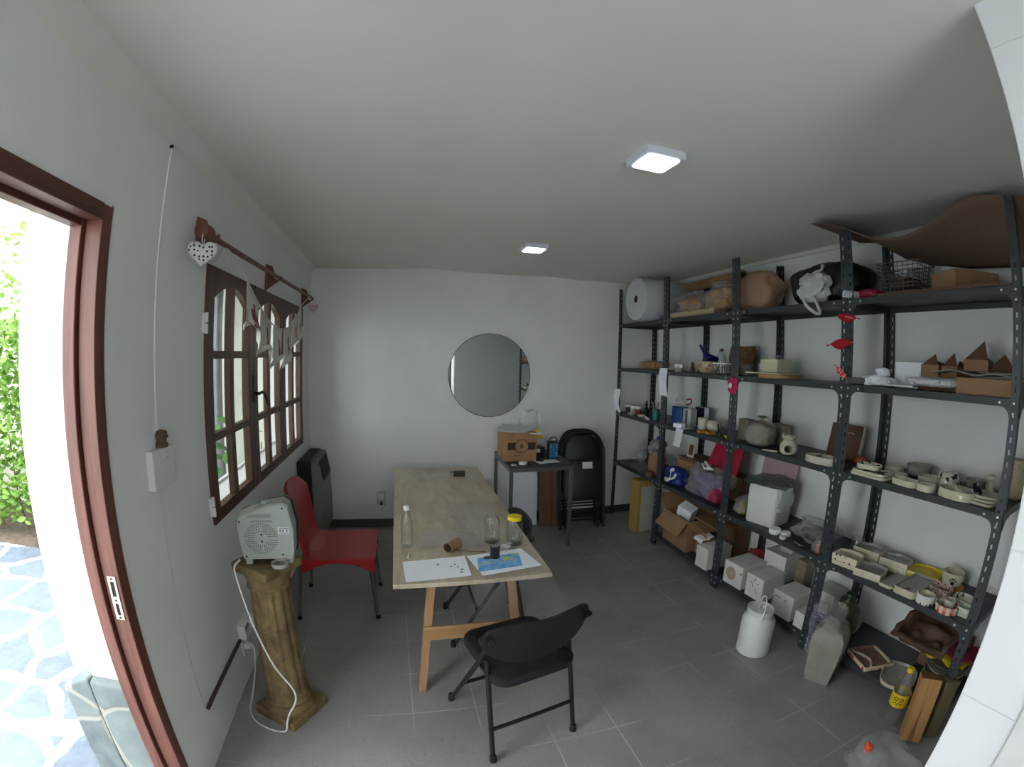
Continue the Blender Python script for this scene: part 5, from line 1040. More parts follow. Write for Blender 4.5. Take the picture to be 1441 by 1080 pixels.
def dish(name, label, cat, poly, h, mat, loc, rz=0, t=.006, flare=0, foot=0, inm=None, group=None, floor=None, tilt=None):
    mb = dishmesh(poly, h, t, foot, flare, None, 1 if inm else None, floor); o = mb.build(name, [mat, inm] if inm else mat, smooth=45)
    return tag(o, label, cat, group, loc, tilt if tilt else rz)
dish('oval_dish', 'cream oval dish before the leaning brown picture board, third shelf', 'dish', sell(.06, .115, 2.2, 40), .042, 'cream2', (3.155, 1.645, Z3), R(6), .007)
cyl_thing('clay_shape', 'small clay knob shape lying inside the cream oval dish', 'clay piece', (3.165, 1.685, Z3+.0075), [(.022, 0), (.024, .008), (.012, .02), (.016, .032), (.004, .038)], 'clay')
t = thing('picture_board', 'dark brown wooden picture board leaning on the wall near the fourth post', 'board', (3.40, 1.685, Z3), (0, R(14), R(0))); MB().box(-.007, .007, -.12, .12, 0, .215).build('panel', 'brownwood', t, bev=.002); mb = MB(); mb.box(-.012, .012, -.132, -.1205, 0, .218); mb.build('frame_edge', 'cream2', t, bev=.002)
mb = MB(); mb.tube(cr([(-.0085, .02, .12), (-.0085, .0, .15), (-.0085, -.03, .165), (-.0085, -.06, .16)]), .0022, 6); mb.build('scratch_mark', 'cream2', t)
bag_obj('orange_peel', 'small orange crumple right behind the fourth post on the third shelf', (3.33, 1.505, Z3), (.06, .07, .055), 31, plain('orange_clay', (168, 78, 42), .6), .2, 18, cat='crumple')
def m_cow(name, sc, seed):
    t = NT(name); f = t.noise(sc, 2, .5, t.mapv(loc=(seed, seed*.7, seed*1.3)), .3); return t.base(t.mix(t.step(f, .56, .575), lin(212, 206, 188), lin(24, 20, 22)), .2)
M['cow'] = m_cow('black_blotch_glaze', 26, 1.7); M['cow2'] = m_cow('black_blotch_glaze_fine', 42, 4.1)
G3 = 'glazed dishes on the third shelf'
dish('cow_tray', 'black and white blotched tray under a small dish, third shelf', 'tray', sell(.075, .105, 6, 44), .014, 'cream', (3.17, 1.305, Z3), R(0), .006, inm='cow', floor=.0105)
dish('cow_tray', 'cream tray carrying the black and white blotched tray', 'tray', sell(.08, .112, 6, 44), .014, 'cream', (3.17, 1.305, Z3), R(0), .005); bpy.data.objects['cow_tray'].location.z += .0145
dish('soap_dish', 'small cow patterned dish on top of the blotched tray', 'dish', sell(.05, .068, 3, 40), .026, 'cream', (3.185, 1.345, Z3+.0291), R(10), .006, inm='cow2')
dish('round_dish', 'shallow grey-cream round dish right behind the blotched tray', 'dish', sell(.052, .055, 2, 40), .040, 'cream2', (3.36, 1.285, Z3), 0, .006)
dish('small_plate', 'low cream plate between the blotched tray and the bowl stack', 'plate', sell(.045, .050, 2.4, 40), .022, 'cream', (3.27, 1.205, Z3), 0, .006)
cyl_thing('glaze_bowl', 'lower bowl of the two stacked cream bowls on the third shelf', 'bowl', (3.415, 1.155, Z3), [(.04, 0), (.062, .010), (.070, .035), (.066, .035), (.058, .012), (.001, .008)], 'grayglz')
cyl_thing('glaze_bowl', 'upper bowl of the two stacked cream bowls on the third shelf', 'bowl', (3.415, 1.155, Z3+.0245), [(.045, 0), (.066, .008), (.074, .036), (.070, .038), (.061, .012), (.001, .008)], 'grayglz')
dish('oval_dish', 'cream oval dish at the shelf edge right of the blotched tray', 'dish', sell(.045, .075, 2.6, 40), .030, 'cream', (3.145, 1.095, Z3), R(-8), .006)
dish('oval_dish', 'pinkish cream dish behind the small round dish, third shelf', 'dish', sell(.05, .062, 2.4, 40), .036, 'cream2', (3.31, 1.04, Z3), 0, .006)
dish('small_dish', 'small round cream dish at the front edge left of the largest oval dish', 'dish', sell(.044, .048, 2.4, 40), .032, 'cream', (3.14, .975, Z3), 0, .006)
cyl_thing('cow_bowl', 'upturned black spotted white bowl behind the largest oval dish', 'bowl', (3.36, .955, Z3), [(.062, 0), (.064, .012), (.058, .045), (.046, .064), (.02, .068), (.001, .068)], 'cow2')
dish('oval_dish', 'largest cream oval dish on the near end of the third shelf', 'dish', sell(.075, .098, 2.5, 44), .040, 'cream', (3.165, .815, Z3), R(-6), .007)
t = MB(); t.prism([(x, y) for x, y in rrect(.085, .10, .03)], 0, .006); tag(t.build('leaf_plate', 'cream2', bev=.002), 'pointed pale plate leaning inside the largest oval dish', 'plate', None, (3.175, .79, Z3+.033), (R(16), R(-12), R(45)))
cyl_thing('round_bowl', 'grey-pink round bowl behind the right end of the largest oval dish', 'bowl', (3.44, .83, Z3), [(.03, 0), (.048, .012), (.055, .045), (.051, .046), (.044, .014), (.001, .008)], 'grayglz')
for k in range(3):
    pl = rrect(.15-.008*k, .135-.006*k, .035); dish('triangle_tray', ['bottom tray of the stacked cream trays beside the last post', 'middle tray of the stacked cream trays beside the last post', 'top tray of the stacked cream trays beside the last post'][k], 'tray', pl, .013, 'cream', (3.185+.006*k, .685-.004*k, Z3+.0135*k), R(8*k-6), .005, .006, group='stacked cream trays on the third shelf', inm='grayglz')
mb = MB(); mb.loft([[(x, y, z) for x, y in sell(a, b, 2, 24)] for a, b, z in ((.02, .04, 0), (.026, .045, .006), (.018, .038, .02), (.006, .014, .03))]); tag(mb.build('spoon_rest', plain('dark_navy_glaze', (22, 24, 40), .2), smooth=50), 'dark navy glazed piece standing on the stacked cream trays', 'spoon rest', None, (3.19, .735, Z3+.041), (R(60), 0, R(70)))
cyl_thing('clay_shape', 'pale little clay knob standing behind the stacked cream trays', 'clay piece', (3.34, .72, Z3), [(.02, 0), (.026, .02), (.018, .05), (.012, .07), (.022, .082), (.02, .098), (.004, .105)], 'cream2')
M['speck'] = m_dots('speckled_glaze', (178, 166, 136), (120, 84, 52), 46, .12, 1.0)
cyl_thing('speckled_vase', 'tall speckled beige vase behind the last shelf post', 'vase', (3.42, .615, Z3), [(.036, 0), (.044, .01), (.052, .06), (.055, .12), (.054, .182), (.050, .182), (.05, .12), (.04, .014), (.001, .010)], 'speck')
# ---------------------------------------------------------------- second shelf from the floor
t = thing('film_heap', 'heap of clear film on the back of the shelf above the yellow box', 'plastic film', (3.36, 3.98, Z2)); mb = MB(); lump(mb, (.20, .26, .13), 3, .3, 12, 36, 18); mb.build('film', 'filmlit', t, smooth=50)
bag_obj('maroon_cloth', 'dark maroon cloth lying left of the stuffed brown bag', (3.33, 3.74, Z2), (.16, .15, .17), 8, plain('maroon_cloth', (62, 34, 38), .8, 0, .2), .2, 12, cat='cloth')
t = thing('paper_sack', 'brown paper sack stuffed with striped cloth beside the second post', 'sack', (3.20, 3.515, Z2), R(5)); mb = MB(); lump(mb, (.15, .17, .21), 3, .07, 10, 36, 20, .45); mb.build('sack', 'kraft', t, smooth=50)
M['stripecl'] = m_wood('striped_cloth', (40, 42, 48), (188, 184, 176), 0, 26, .8, 3, .3); mb = MB(); lump(mb, (.13, .14, .15), 6, .3, 16, 36, 20); o = mb.build('striped_cloth', 'stripecl', t, smooth=50); o.location = (0, 0, .185)
mb = MB(); lump(mb, (.05, .06, .05), 9, .2, 20); o = mb.build('blue_tag', 'blue', t, smooth=50); o.location = (.0, -.01, .32)
flat('paper_sheet', 'white sheet lying at the shelf edge left of the brown paper sack', [(3.09, 3.66), (3.20, 3.62), (3.40, 3.95), (3.16, 3.98)], Z2, .003, 'greyp', 'paper')
cyl_thing('tape_roll', 'brown roll of tape under the paper sack at the shelf edge', 'tape', (3.105, 3.48, Z2), [(.022, 0), (.038, 0), (.038, .045), (.022, .045)], 'kraftd')
t = thing('cardboard_box', 'closed brown cardboard box behind the second post, low shelf', 'box', (3.40, 3.135, Z2), R(3)); MB().box(-.12, .12, -.145, .14, 0, .235).build('box_body', 'kraftd', t, bev=.003); MB().box(-.1215, -.1205, -.06, .145, .03, .20).build('lighter_panel', 'kraft', t)
t = thing('photo_print', 'small framed print standing on the closed brown box', 'picture', (3.32, 3.165, Z2+.2355), (0, R(10), 0)); MB().box(-.004, .004, -.045, .045, 0, .13).build('frame', 'cream2', t); MB().box(-.0052, -.0041, -.03, .03, .02, .11).build('print', 'brownwood', t)
M['bluebag'] = plain('blue_bag', (26, 52, 122), .5, 0, .2, 14, .4, 24)
t = thing('blue_bag', 'blue and white printed plastic bag on the low shelf by the second post', 'bag', (3.175, 3.165, Z2), 0); mb = MB(); lump(mb, (.15, .26, .15), 21, .14, 12, 44, 22); mb.build('bag_body', 'bluebag', t, smooth=60)
mb = MB(); mb.tube(cr([(-.085, .03, .06), (-.092, -.02, .05), (-.088, -.05, .10), (-.085, -.055, .145), (-.06, -.06, .15)]), lambda u: .010+.008*math.sin(9*u), 7); mb.build('white_print', 'white', t, smooth=60); mb = MB(); mb.tube(cr([(-.09, -.02, .055), (-.088, -.10, .09), (-.08, -.12, .13)]), .010, 7); mb.build('white_print', 'white', t, smooth=60)
t = thing('clear_bag', 'large clear bag holding purple and crimson cloth, low shelf', 'bag', (3.21, 2.735, Z2), 0); mb = MB(); lump(mb, (.20, .30, .20), 5, .14, 11, 40, 20); mb.build('purple_cloth', plain('purple_cloth', (92, 74, 118), .8, 0, .25, 14, .4, 30), t, smooth=60)
mb = MB(); lump(mb, (.14, .14, .13), 15, .16, 13, 30, 16); o = mb.build('crimson_cloth', 'pinkcl', t, smooth=60); o.location = (-.03, -.13, 0)
mb = MB(); lump(mb, (.25, .44, .26), 25, .18, 13, 60, 34, .5); mb.build('film', 'filmlit', t, smooth=60)
t = thing('white_tool', 'white plastic contraption lying on the large clear bag', 'tool', (3.14, 2.70, Z2+.255), R(60)); mb = MB(); mb.tube([(-.07, -.03, .01), (.07, -.03, .015), (.06, .03, .02), (-.06, .03, .015)], .008, 8, True); mb.build('frame', 'white', t, smooth=50); mb = MB(); mb.rod((-.08, 0, .025), (.09, 0, .03), .012); mb.build('bar', 'white', t, smooth=50)
M['redfold'] = plain('crimson_folder', (176, 22, 64), .35, 0, .04)
t = thing('plastic_folder', 'crimson plastic folder leaning on the wall behind the third post', 'folder', (3.34, 2.80, Z2+.20), (0, R(16), R(-4))); mb = MB(); mb.loft([[(x, y, z) for y, z in ((-.25, 0), (.16, 0), (.10, .28), (-.25, .28))] for x in (-.012, .0)]); mb.build('cover', 'redfold', t, bev=.002)
mb = MB(); mb.lathe([(.030, 0), (.032, .003), (.026, .004)], 24, Matrix.Translation((-.0125, .03, .10)) @ Matrix.Rotation(-PI/2, 4, 'Y')); mb.build('embossed_ring', 'redfold', t, smooth=40)
t = thing('support_crate', 'dark box at the back under the crimson folder', 'box', (3.43, 2.66, Z2)); MB().box(-.075, .06, -.14, .22, 0, .195).build('box_body', 'kraftd', t, bev=.003)
M['pinkfilm'] = thin('pink_sheet', (.95, .78, .82), (.72, .55, .58), .55, .3, .3)
flat('pink_sheet', 'sheet of translucent pink plastic behind the white canister', [(-.22, -.14), (.22, -.14), (.22, .20), (-.22, .20)], 0, .002, 'pinkfilm', 'plastic sheet').matrix_world = Matrix.Translation((3.46, 2.26, Z2+.225)) @ Euler((0, R(-80), 0)).to_matrix().to_4x4()
t = thing('packet_heap', 'clear bag of small parts between the third post and the white canister', 'bag', (3.205, 2.31, Z2)); mb = MB(); lump(mb, (.12, .09, .10), 5, .3, 22, 36, 18); mb.build('parts', plain('mixed_parts', (140, 130, 84), .6, 0, .5, 46), t, smooth=30); mb = MB(); lump(mb, (.14, .11, .145), 7, .28, 18, 40, 22); mb.build('film', 'filmlit', t, smooth=60)
t = thing('white_canister', 'large white bucket under a broad greenish film lid, low shelf', 'bucket', (3.26, 2.125, Z2), R(14)); mb = MB(); mb.loft([[(x*k, y*k, z) for x, y in rrect(.235, .235, .028, 5)] for k, z in ((.95, 0), (1, .015), (1, .235), (.97, .27))]); mb.build('body', plain('bucket_white', (214, 214, 210), .5, 0, .04), t, smooth=35)
M['greenfilm'] = plain('green_grey_lid', (112, 128, 116), .25, 0, .25, 9, .5, 16)
mb = MB(); n = 44; mb.loft([[((r_*(1+.04*math.sin(3*a+1)))*math.cos(a), (r_*(1+.04*math.sin(3*a+1)))*math.sin(a), z+dz*math.sin(2*a+.5)+.004*math.sin(9*a)) for a in [2*PI*i/n for i in range(n)]] for r_, z, dz in ((.06, .285, 0), (.14, .284, .002), (.185, .286, .007), (.188, .290, .007), (.14, .292, .002), (.05, .30, 0))]); mb.build('film_lid', 'greenfilm', t, smooth=50)
mb = MB(); lump(mb, (.04, .20, .17), 8, .25, 14, 30, 20); o = mb.build('loose_film', 'filmmilk', t, smooth=60); o.location = (-.04, -.14, .115); o.rotation_euler = (0, 0, R(90))
for i, (x, y, rz) in enumerate(((3.13, 1.925, 0), (3.16, 1.855, 40), (3.105, 1.83, 20))):
    mb = MB(); mb.lathe([(.026, .004), (.034, 0), (.040, .008), (.040, .030), (.034, .036), (.028, .032)], 30); mb2 = mb.loft([mb.v[0:30], mb.v[150:180]], False, False)
    s_ = (1, .8, .55)[i]; o = tag(mb.build('white_ring', 'white', smooth=50), ['largest white ring at the shelf edge under the white bucket', 'middle white ring leaning behind the largest one on the low shelf', 'smallest white ring at the very shelf edge'][i], 'ring', 'white rings on the low shelf', (x, y, Z2), (0, 0, R(rz))); o.scale = (s_, s_, s_)
t = thing('film_bundle', 'clear film bundle with dark pieces inside, low shelf near the fourth post', 'plastic bundle', (3.28, 1.71, Z2)); mb = MB(); lump(mb, (.16, .20, .07), 12, .35, 16, 36, 16); mb.build('dark_pieces', plain('dark_mixed', (74, 60, 56), .7, 0, .5, 30), t, smooth=40); mb = MB(); lump(mb, (.22, .28, .13), 13, .3, 15, 44, 22); mb.build('film', 'filmlit', t, smooth=60)
t = thing('scissors', 'dark pair of scissors at the shelf edge before the film bundle', 'scissors', (3.115, 1.70, Z2+.004), R(80))
for s in (-1, 1): mb = MB(); mb.tube([(-.05+.018*math.cos(a), s*.016+.013*math.sin(a), .003) for a in [2*PI*i/16 for i in range(16)]], .004, 6, True); mb.build('handle', 'blackmatt', t, smooth=50); mb = MB(); mb.loft([[(-.032, s*.012, z), (.05, -s*.004, z), (.02, s*.004, z), (-.03, s*.018, z)] for z in (.001+.002*(s+1), .0026+.002*(s+1))]); mb.build('blade', 'bolt', t)
t = thing('orange_packet', 'clear packet with orange content leaning by the fourth post, low shelf', 'packet', (3.13, 1.555, Z2)); mb = MB(); lump(mb, (.05, .06, .06), 3, .25, 20, 24, 14); mb.build('contents', plain('orange_content', (190, 112, 62), .6), t, smooth=50); mb = MB(); lump(mb, (.06, .085, .10), 5, .25, 18, 30, 18); mb.build('film', 'filmlit', t, smooth=60)
t = thing('glass_jar', 'clear glass jar at the back of the near low shelf beside the fourth post', 'jar', (3.36, 1.445, Z2)); mb = MB(); mb.lathe([(0, 0), (.042, 0), (.046, .006), (.046, .075), (.04, .088), (.04, .098), (.038, .098), (.038, .087), (.044, .074), (.044, .008), (0, .003)], 28); mb.build('body', 'glass', t, smooth=40)
cyl_thing('dark_coaster', 'black round lid lying right of the glass jar on the low shelf', 'lid', (3.42, 1.345, Z2), [(.05, 0), (.052, .008), (.046, .012), (.001, .010)], 'blackmatt')
def dome(a, b, n=14):                                               # straight front edge, arched back edge
    return [(-a, -b), (a, -b)] + [(a-2*a*i/n, b*.55+b*.45*math.sin(PI*i/n)) for i in range(n+1)]
def soap(label, poly, h, mat, loc, rz, inm=None, t=.006, cat='tray', name='soap_tray', group='glazed trays on the low shelf'): return dish(name, label, cat, poly, h, mat, loc, rz, t, .002, inm=inm, group=group, floor=max(.006, h-.014))
M['polka'] = m_dots('polka_dot_glaze', (214, 204, 176), (30, 24, 26), 34, .22, .25); M['polka2'] = m_dots('big_dot_glaze', (222, 220, 212), (34, 44, 40), 36, .32, .4); M['redp'] = m_dots('red_spatter_glaze', (196, 176, 160), (132, 46, 52), 70, .3, .9)
soap('plain cream tray under the polka dot tray on the low shelf', rrect(.16, .13, .015), .022, 'cream', (3.165, 1.365, Z2), R(-82), 'grayglz')
soap('cream tray with black polka dots stacked on a plain tray', dome(.078, .062), .040, 'polka', (3.165, 1.365, Z2+.0225), R(-82), 'polka')
soap('arched cream tray at the back behind the polka dot tray, upper of two', dome(.085, .068), .036, 'cream', (3.36, 1.345, Z2+.0305), R(-84), 'grayglz')
soap('lower of the two arched cream trays behind the polka dot tray', dome(.085, .068), .030, 'cream', (3.36, 1.345, Z2), R(-84), 'grayglz')
soap('single arched cream tray at the shelf edge right of the polka dot tray', dome(.078, .078), .040, 'cream', (3.165, 1.205, Z2), R(-78), 'grayglz')
soap('upper of the two arched trays stacked in the middle of the low shelf', dome(.085, .068), .030, 'cream', (3.365, 1.165, Z2+.0335), R(-80), 'grayglz')
soap('lower of the two arched trays stacked in the middle of the low shelf', dome(.085, .068), .033, 'cream', (3.365, 1.165, Z2), R(-80), 'grayglz')
soap('narrow grey long tray left of the flower painted tray', rrect(.26, .085, .02), .016, 'cream', (3.215, 1.070, Z2), R(1), 'grayglz')
def m_flow():
    t = NT('flower_painted_glaze'); x, y, z = t.sep(); dx = t.math('ADD', x, .075); dy = t.math('ADD', y, .0); rr = t.math('SQRT', t.math('ADD', t.math('MULTIPLY', dx, dx), t.math('MULTIPLY', dy, dy)))
    rr = t.math('ADD', rr, t.math('MULTIPLY', t.math('SUBTRACT', t.noise(60, 2), .5), .016)); c = t.mix(t.step(rr, .016, .018), lin(110, 46, 66), lin(150, 148, 140))
    st = t.math('MULTIPLY', t.math('SUBTRACT', 1.0, t.step(t.math('ABSOLUTE', t.math('SUBTRACT', y, t.math('MULTIPLY', t.math('SINE', t.math('MULTIPLY', x, 60)), .012))), .0014, .0022)), t.math('MULTIPLY', t.step(x, -.06, -.058), t.math('SUBTRACT', 1.0, t.step(x, .02, .022))))
    return t.base(t.mix(st, c, lin(84, 70, 60)), .25)
M['flow'] = m_flow()
soap('upper long grey tray painted with a small purple flower', rrect(.26, .125, .025), .018, 'cream', (3.215, .958, Z2+.0165), R(1), 'flow')
soap('lower long tray under the flower painted one', rrect(.265, .13, .025), .016, 'cream', (3.215, .958, Z2), R(1), 'grayglz')
M['yelglz'] = plain('yellow_glaze', (206, 182, 44), .22, 0, .1, 16)
soap('bright yellow arched tray at the back of the low shelf', dome(.092, .082), .034, 'yelglz', (3.425, 1.0, Z2), R(-78), 'yelglz', .007)
def paw():
    t = thing('paw_bowl', 'cream bowl with a black paw print on the low shelf', 'bowl', (3.40, .83, Z2+.018), R(-58)); MB().lathe([(.036, 0), (.052, .010), (.062, .045), (.060, .075), (.056, .076), (.056, .045), (.046, .014), (.001, .010)], 36).build('body', 'cream', t, smooth=40)
    mb = MB()
    def spot(a, z, r_):
        c = Vector((.0605*math.cos(a), .0605*math.sin(a), z)); mb.lathe([(r_, -.002), (r_*.9, .0012), (.0005, .0018)], 12, Matrix.Translation(c) @ Matrix.Rotation(a, 4, 'Z') @ Matrix.Rotation(PI/2, 4, 'Y'))
    A = -PI/2-.15; spot(A, .032, .012); spot(A-.26, .046, .0055); spot(A-.09, .053, .0058); spot(A+.1, .053, .0058); spot(A+.27, .045, .0055); mb.build('paw_print', 'blackmatt', t, smooth=40)
paw()
cyl_thing('orange_dish', 'orange dish under the paw print bowl', 'dish', (3.40, .835, Z2), [(.05, 0), (.075, .010), (.080, .016), (.076, .017), (.05, .006), (.001, .006)], plain('orange_glaze', (186, 112, 40), .25, 0, .1))
dish('pattern_dish', 'red patterned dish between the yellow tray and the striped dish', 'dish', sell(.055, .065, 2.5, 40), .042, 'redp', (3.285, .835, Z2), 0, .006, .003, inm='redp')
dish('round_dish', 'pinkish small dish left of the red striped dish', 'dish', sell(.045, .05, 2.2, 36), .034, 'cream2', (3.19, .80, Z2), 0, .006, .003, inm='redp')
dish('dotted_dish', 'white dish with large dark dots at the edge of the low shelf', 'dish', sell(.045, .050, 2, 40), .046, 'polka2', (3.125, .845, Z2), 0, .006, .002, inm='cream')
dish('heart_dish', 'cream dish with black blotches right behind the red striped dish', 'dish', sell(.052, .060, 2.3, 40), .040, 'cream', (3.27, .695, Z2), 0, .006, .002, inm='cow2')
def m_check():
    t = NT('red_check_glaze'); x, y, z = t.sep(); a = t.math('ARCTAN2', y, x); s1 = t.math('GREATER_THAN', t.math('SINE', t.math('MULTIPLY', a, 10)), 0.0); s2 = t.math('GREATER_THAN', t.math('SINE', t.math('MULTIPLY', z, 190)), .2)
    return t.base(t.mix(t.math('MULTIPLY', s1, t.math('ADD', .6, t.math('MULTIPLY', s2, .4))), lin(220, 206, 190), lin(196, 80, 58)), .22)
M['check'] = m_check()
dish('striped_dish', 'red and white striped round dish at the edge of the low shelf', 'dish', sell(.060, .062, 2, 56), .036, 'check', (3.14, .725, Z2), 0, .006, .002, inm='redp')
cyl_thing('clay_cup', 'tiny pale cup standing inside the red striped dish', 'cup', (3.15, .725, Z2+.0065), [(.022, 0), (.028, .03), (.030, .05), (.027, .05), (.02, .005), (.001, .004)], 'cream2')
dish('green_dish', 'pale greenish square dish right of the red striped dish', 'dish', sell(.034, .034, 5, 40), .044, plain('pale_green_glaze', (190, 200, 178), .25, 0, .06), (3.17, .645, Z2), 0, .005, .001)
# ---------------------------------------------------------------- bottom shelf
t = thing('open_box', 'large open cardboard box on the bottom shelf left of the third post', 'box', (3.265, 2.99, Z1), R(-2)); openbox(t, .33, .37, .27, 'kraft', th=.005, flaps=(('l', .15, -52), ('r', .12, 55), ('b', .15, 50), ('f', .15, -20)))
t = thing('paper_box', 'small white printed carton tilted inside the open cardboard box', 'box', (3.22, 3.03, Z1+.20), (R(18), R(-14), R(20))); MB().box(-.05, .06, -.07, .07, 0, .15).build('box_body', 'paper', t, bev=.002); MB().box(-.0508, -.0502, -.03, .03, .05, .06).build('printed_line', 'grey', t)
mb = MB(); mb.box(-.14, .14, -.15, .15, 0, .15); tag(mb.build('packing_block', 'kraftin', bev=.003), 'dark cardboard filling inside the open box under the white carton', 'filling', None, (3.265, 2.99, Z1+.006))
t = thing('kraft_box', 'brown cardboard box behind the open box, touching the third post', 'box', (3.44, 2.62, Z1), R(0)); MB().box(-.085, .085, -.10, .11, 0, .30).build('box_body', 'kraftd', t, bev=.003)
flat('kraft_sheet', 'flattened pale cardboard flap over the box behind the third post', [(3.14, 2.50), (3.50, 2.47), (3.50, 2.80), (3.16, 2.84)], Z1+.303, .005, 'kraft', 'cardboard')
t = thing('small_open_box', 'small open orange-brown box left of the white mould at the third post', 'box', (3.26, 2.712, Z1), R(-4)); openbox(t, .17, .15, .17, 'kraft', 'kraftin', .004, (('l', .09, 62), ('f', .06, -50)))
mb = MB(); sheet(mb, .14, .10, .03, 7, 14); tag(mb.build('white_rag', 'paper', smooth=50, thick=.002), 'white rag hanging over the small open box', 'rag', None, (3.17, 2.68, Z1+.172), (R(10), R(-20), 0))
GM = 'white plaster moulds on the bottom shelf'
def mould(label, loc, rz, w, d, h, feat=None, mat='plasterb'):
    t = thing('plaster_mould', label, 'mould', loc, rz, GM); body = MB()
    if feat == 'top':
        pl = rrect(w, d, .004, 2); hole = sell(w*.32, d*.36, 2.2, len(pl)); hz = h-.03
        hole = sorted(hole, key=lambda p: math.atan2(p[1], p[0])); pl = sorted(pl, key=lambda p: math.atan2(p[1], p[0]))
        body.loft([[(x, y, 0) for x, y in pl], [(x, y, h) for x, y in pl], [(x, y, h) for x, y in hole], [(x*.8, y*.8, hz) for x, y in hole]])
        body.build('block', mat, t)
    else: body.box(-w/2, w/2, -d/2, d/2, 0, h).build('block', mat, t, bev=.004)
    X = -w/2
    if feat == 'hole':
        mb = MB(); mb.lathe([(.046, -.001), (.049, .0005), (.046, .0015), (.036, .0012), (.034, .0008), (.001, .0008)], 32, Matrix.Translation((X, .02, h*.52)) @ Matrix.Rotation(-PI/2, 4, 'Y')); mb.build('round_stain', plain('plaster_stain', (172, 154, 132), .9, 0, .15, 30), t, smooth=30)
        mb = MB(); mb.rod((X-.001, -.07, h*.66), (X+.001, -.085, h*.74), .006); mb.build('chip', 'clay', t)
    if feat == 'marks':
        for y, z, l, a in ((.0, .14, .035, 30), (.02, .10, .04, -30), (-.03, .12, .02, 60), (-.02, .06, .03, -40)): MB().cbox((X-.0003, y, z), (.0012, .006, l), (R(a), 0, 0)).build('pencil_mark', 'grey', t)
    if feat == 'arc':
        mb = MB(); mb.tube([(X-.0002, .045+.045*math.cos(a), .075+.055*math.sin(a)) for a in [R(-40+160*i/16) for i in range(17)]], .003, 6); mb.build('carved_arc', 'clay', t, smooth=40)
        MB().cbox((X-.0003, -.02, h*.72), (.0012, .006, .03), (R(40), 0, 0)).build('pencil_mark', 'grey', t)
    return t
mould('white plaster mould block standing left of and behind the third post', (3.165, 2.532, Z1), R(2), .25, .135, .172)
mould('white plaster mould with a round brown stain on its front', (3.20, 2.203, Z1), R(3), .25, .185, .172, 'hole')
mould('plaster mould with a hollow in its top, behind the stained mould', (3.425, 2.06, Z1+.06), R(3), .19, .20, .20, 'top')
mould('white plaster mould with pencil marks, third from the third post', (3.20, 1.990, Z1), R(3), .23, .155, .165, 'marks')
mould('white plaster mould with a carved arc on its front', (3.185, 1.718, Z1), R(2), .21, .168, .168, 'arc')
mould('smallest white plaster mould, low beside the fourth post', (3.145, 1.561, Z1), R(0), .12, .080, .105)
mould('greyish plaster block at the back behind the arc marked mould', (3.42, 1.60, Z1), R(2), .17, .18, .17, None, 'plasterb')
t = thing('wood_crate', 'low wooden block under the hollow topped mould', 'block', (3.43, 2.06, Z1)); MB().box(-.08, .09, -.085, .085, 0, .0592).build('body', 'brownwood', t)
mould('narrow grey plaster block standing at the back right of the hollow topped mould', (3.47, 1.885, Z1), R(0), .09, .085, .25, None, 'clay')
bag_obj('red_cloth', 'red and white cloth bundle between the first moulds on the bottom shelf', (3.42, 2.31, Z1), (.14, .15, .18), 6, plain('red_cloth', (150, 40, 44), .8, 0, .35, 26), .25, 16, cat='cloth')
bag_obj('white_rag', 'crumpled white and brown paper on the bottom shelf behind the fourth post', (3.36, 1.36, Z1), (.13, .10, .10), 16, plain('dirty_paper', (176, 164, 148), .8, 0, .3, 14), .3, 14, cat='paper')
M['olive'] = plain('olive_bag', (76, 72, 50), .45, 0, .2, 8, .5, 18); M['dgreen'] = plain('dark_green_tie', (26, 58, 38), .4)
t = thing('olive_bag', 'olive bag tied with a dark green top on the bottom shelf', 'bag', (3.245, 1.345, Z1), R(20)); mb = MB(); lump(mb, (.125, .14, .255), 3, .2, 12, 60, 34, .42); mb.build('sack', 'olive', t, smooth=60); mb = MB(); mb.lathe([(.045, .22), (.036, .25), (.026, .268), (.030, .28), (.026, .295), (.01, .302)], 16); mb.build('tied_top', 'dgreen', t, smooth=60)
M['confetti'] = m_dots('confetti_glaze', (150, 112, 98), (60, 34, 32), 56, .22, .9); M['edgered'] = m_dots('red_cream_edge', (214, 196, 170), (170, 70, 62), 34, .4, .4)
t = thing('square_tray', 'square tray with dark specks and red patterned edge on the bottom shelf', 'tray', (3.205, 1.085, Z1), R(-22)); dishmesh(rrect(.20, .20, .004, 2), .024, .008, 0, 0, None, 1).build('tray', ['edgered', 'confetti'], t)
for s in (-.04, .05):
    mb = MB(); mb.tube(cr([(s-.035, .085, .016), (s, .03, .018), (s+.02, -.03, .018), (s-.01, -.085, .016)] if s < 0 else [(.085, .085, .018), (.088, .02, .018), (.086, -.05, .018), (.08, -.085, .018)]), .008, 8); mb.build('raised_band', 'cream', t, smooth=50)
dish('oval_tray', 'grey oval tray with cream rim right of the square tray, bottom shelf', 'tray', sell(.13, .098, 3, 44), .022, 'cream', (3.195, .878, Z1), R(20), .006, .004, inm='grayglz')
for k in range(4): cyl_thing('plate', ['lowest plate of the stack under the brown mould, bottom shelf', 'second lowest plate of the stack under the brown mould', 'third plate up in the stack under the brown mould', 'top plate of the stack under the brown mould'][k], 'plate', (3.36+.004*k, .70-.003*k, Z1+.0005+.035*k), [(.06, 0), (.10, .012), (.115, .030), (.112, .032), (.097, .016), (.001, .008)], ['cream', 'grayglz', 'cream2', 'grayglz'][k], 'plates stacked on the bottom shelf')
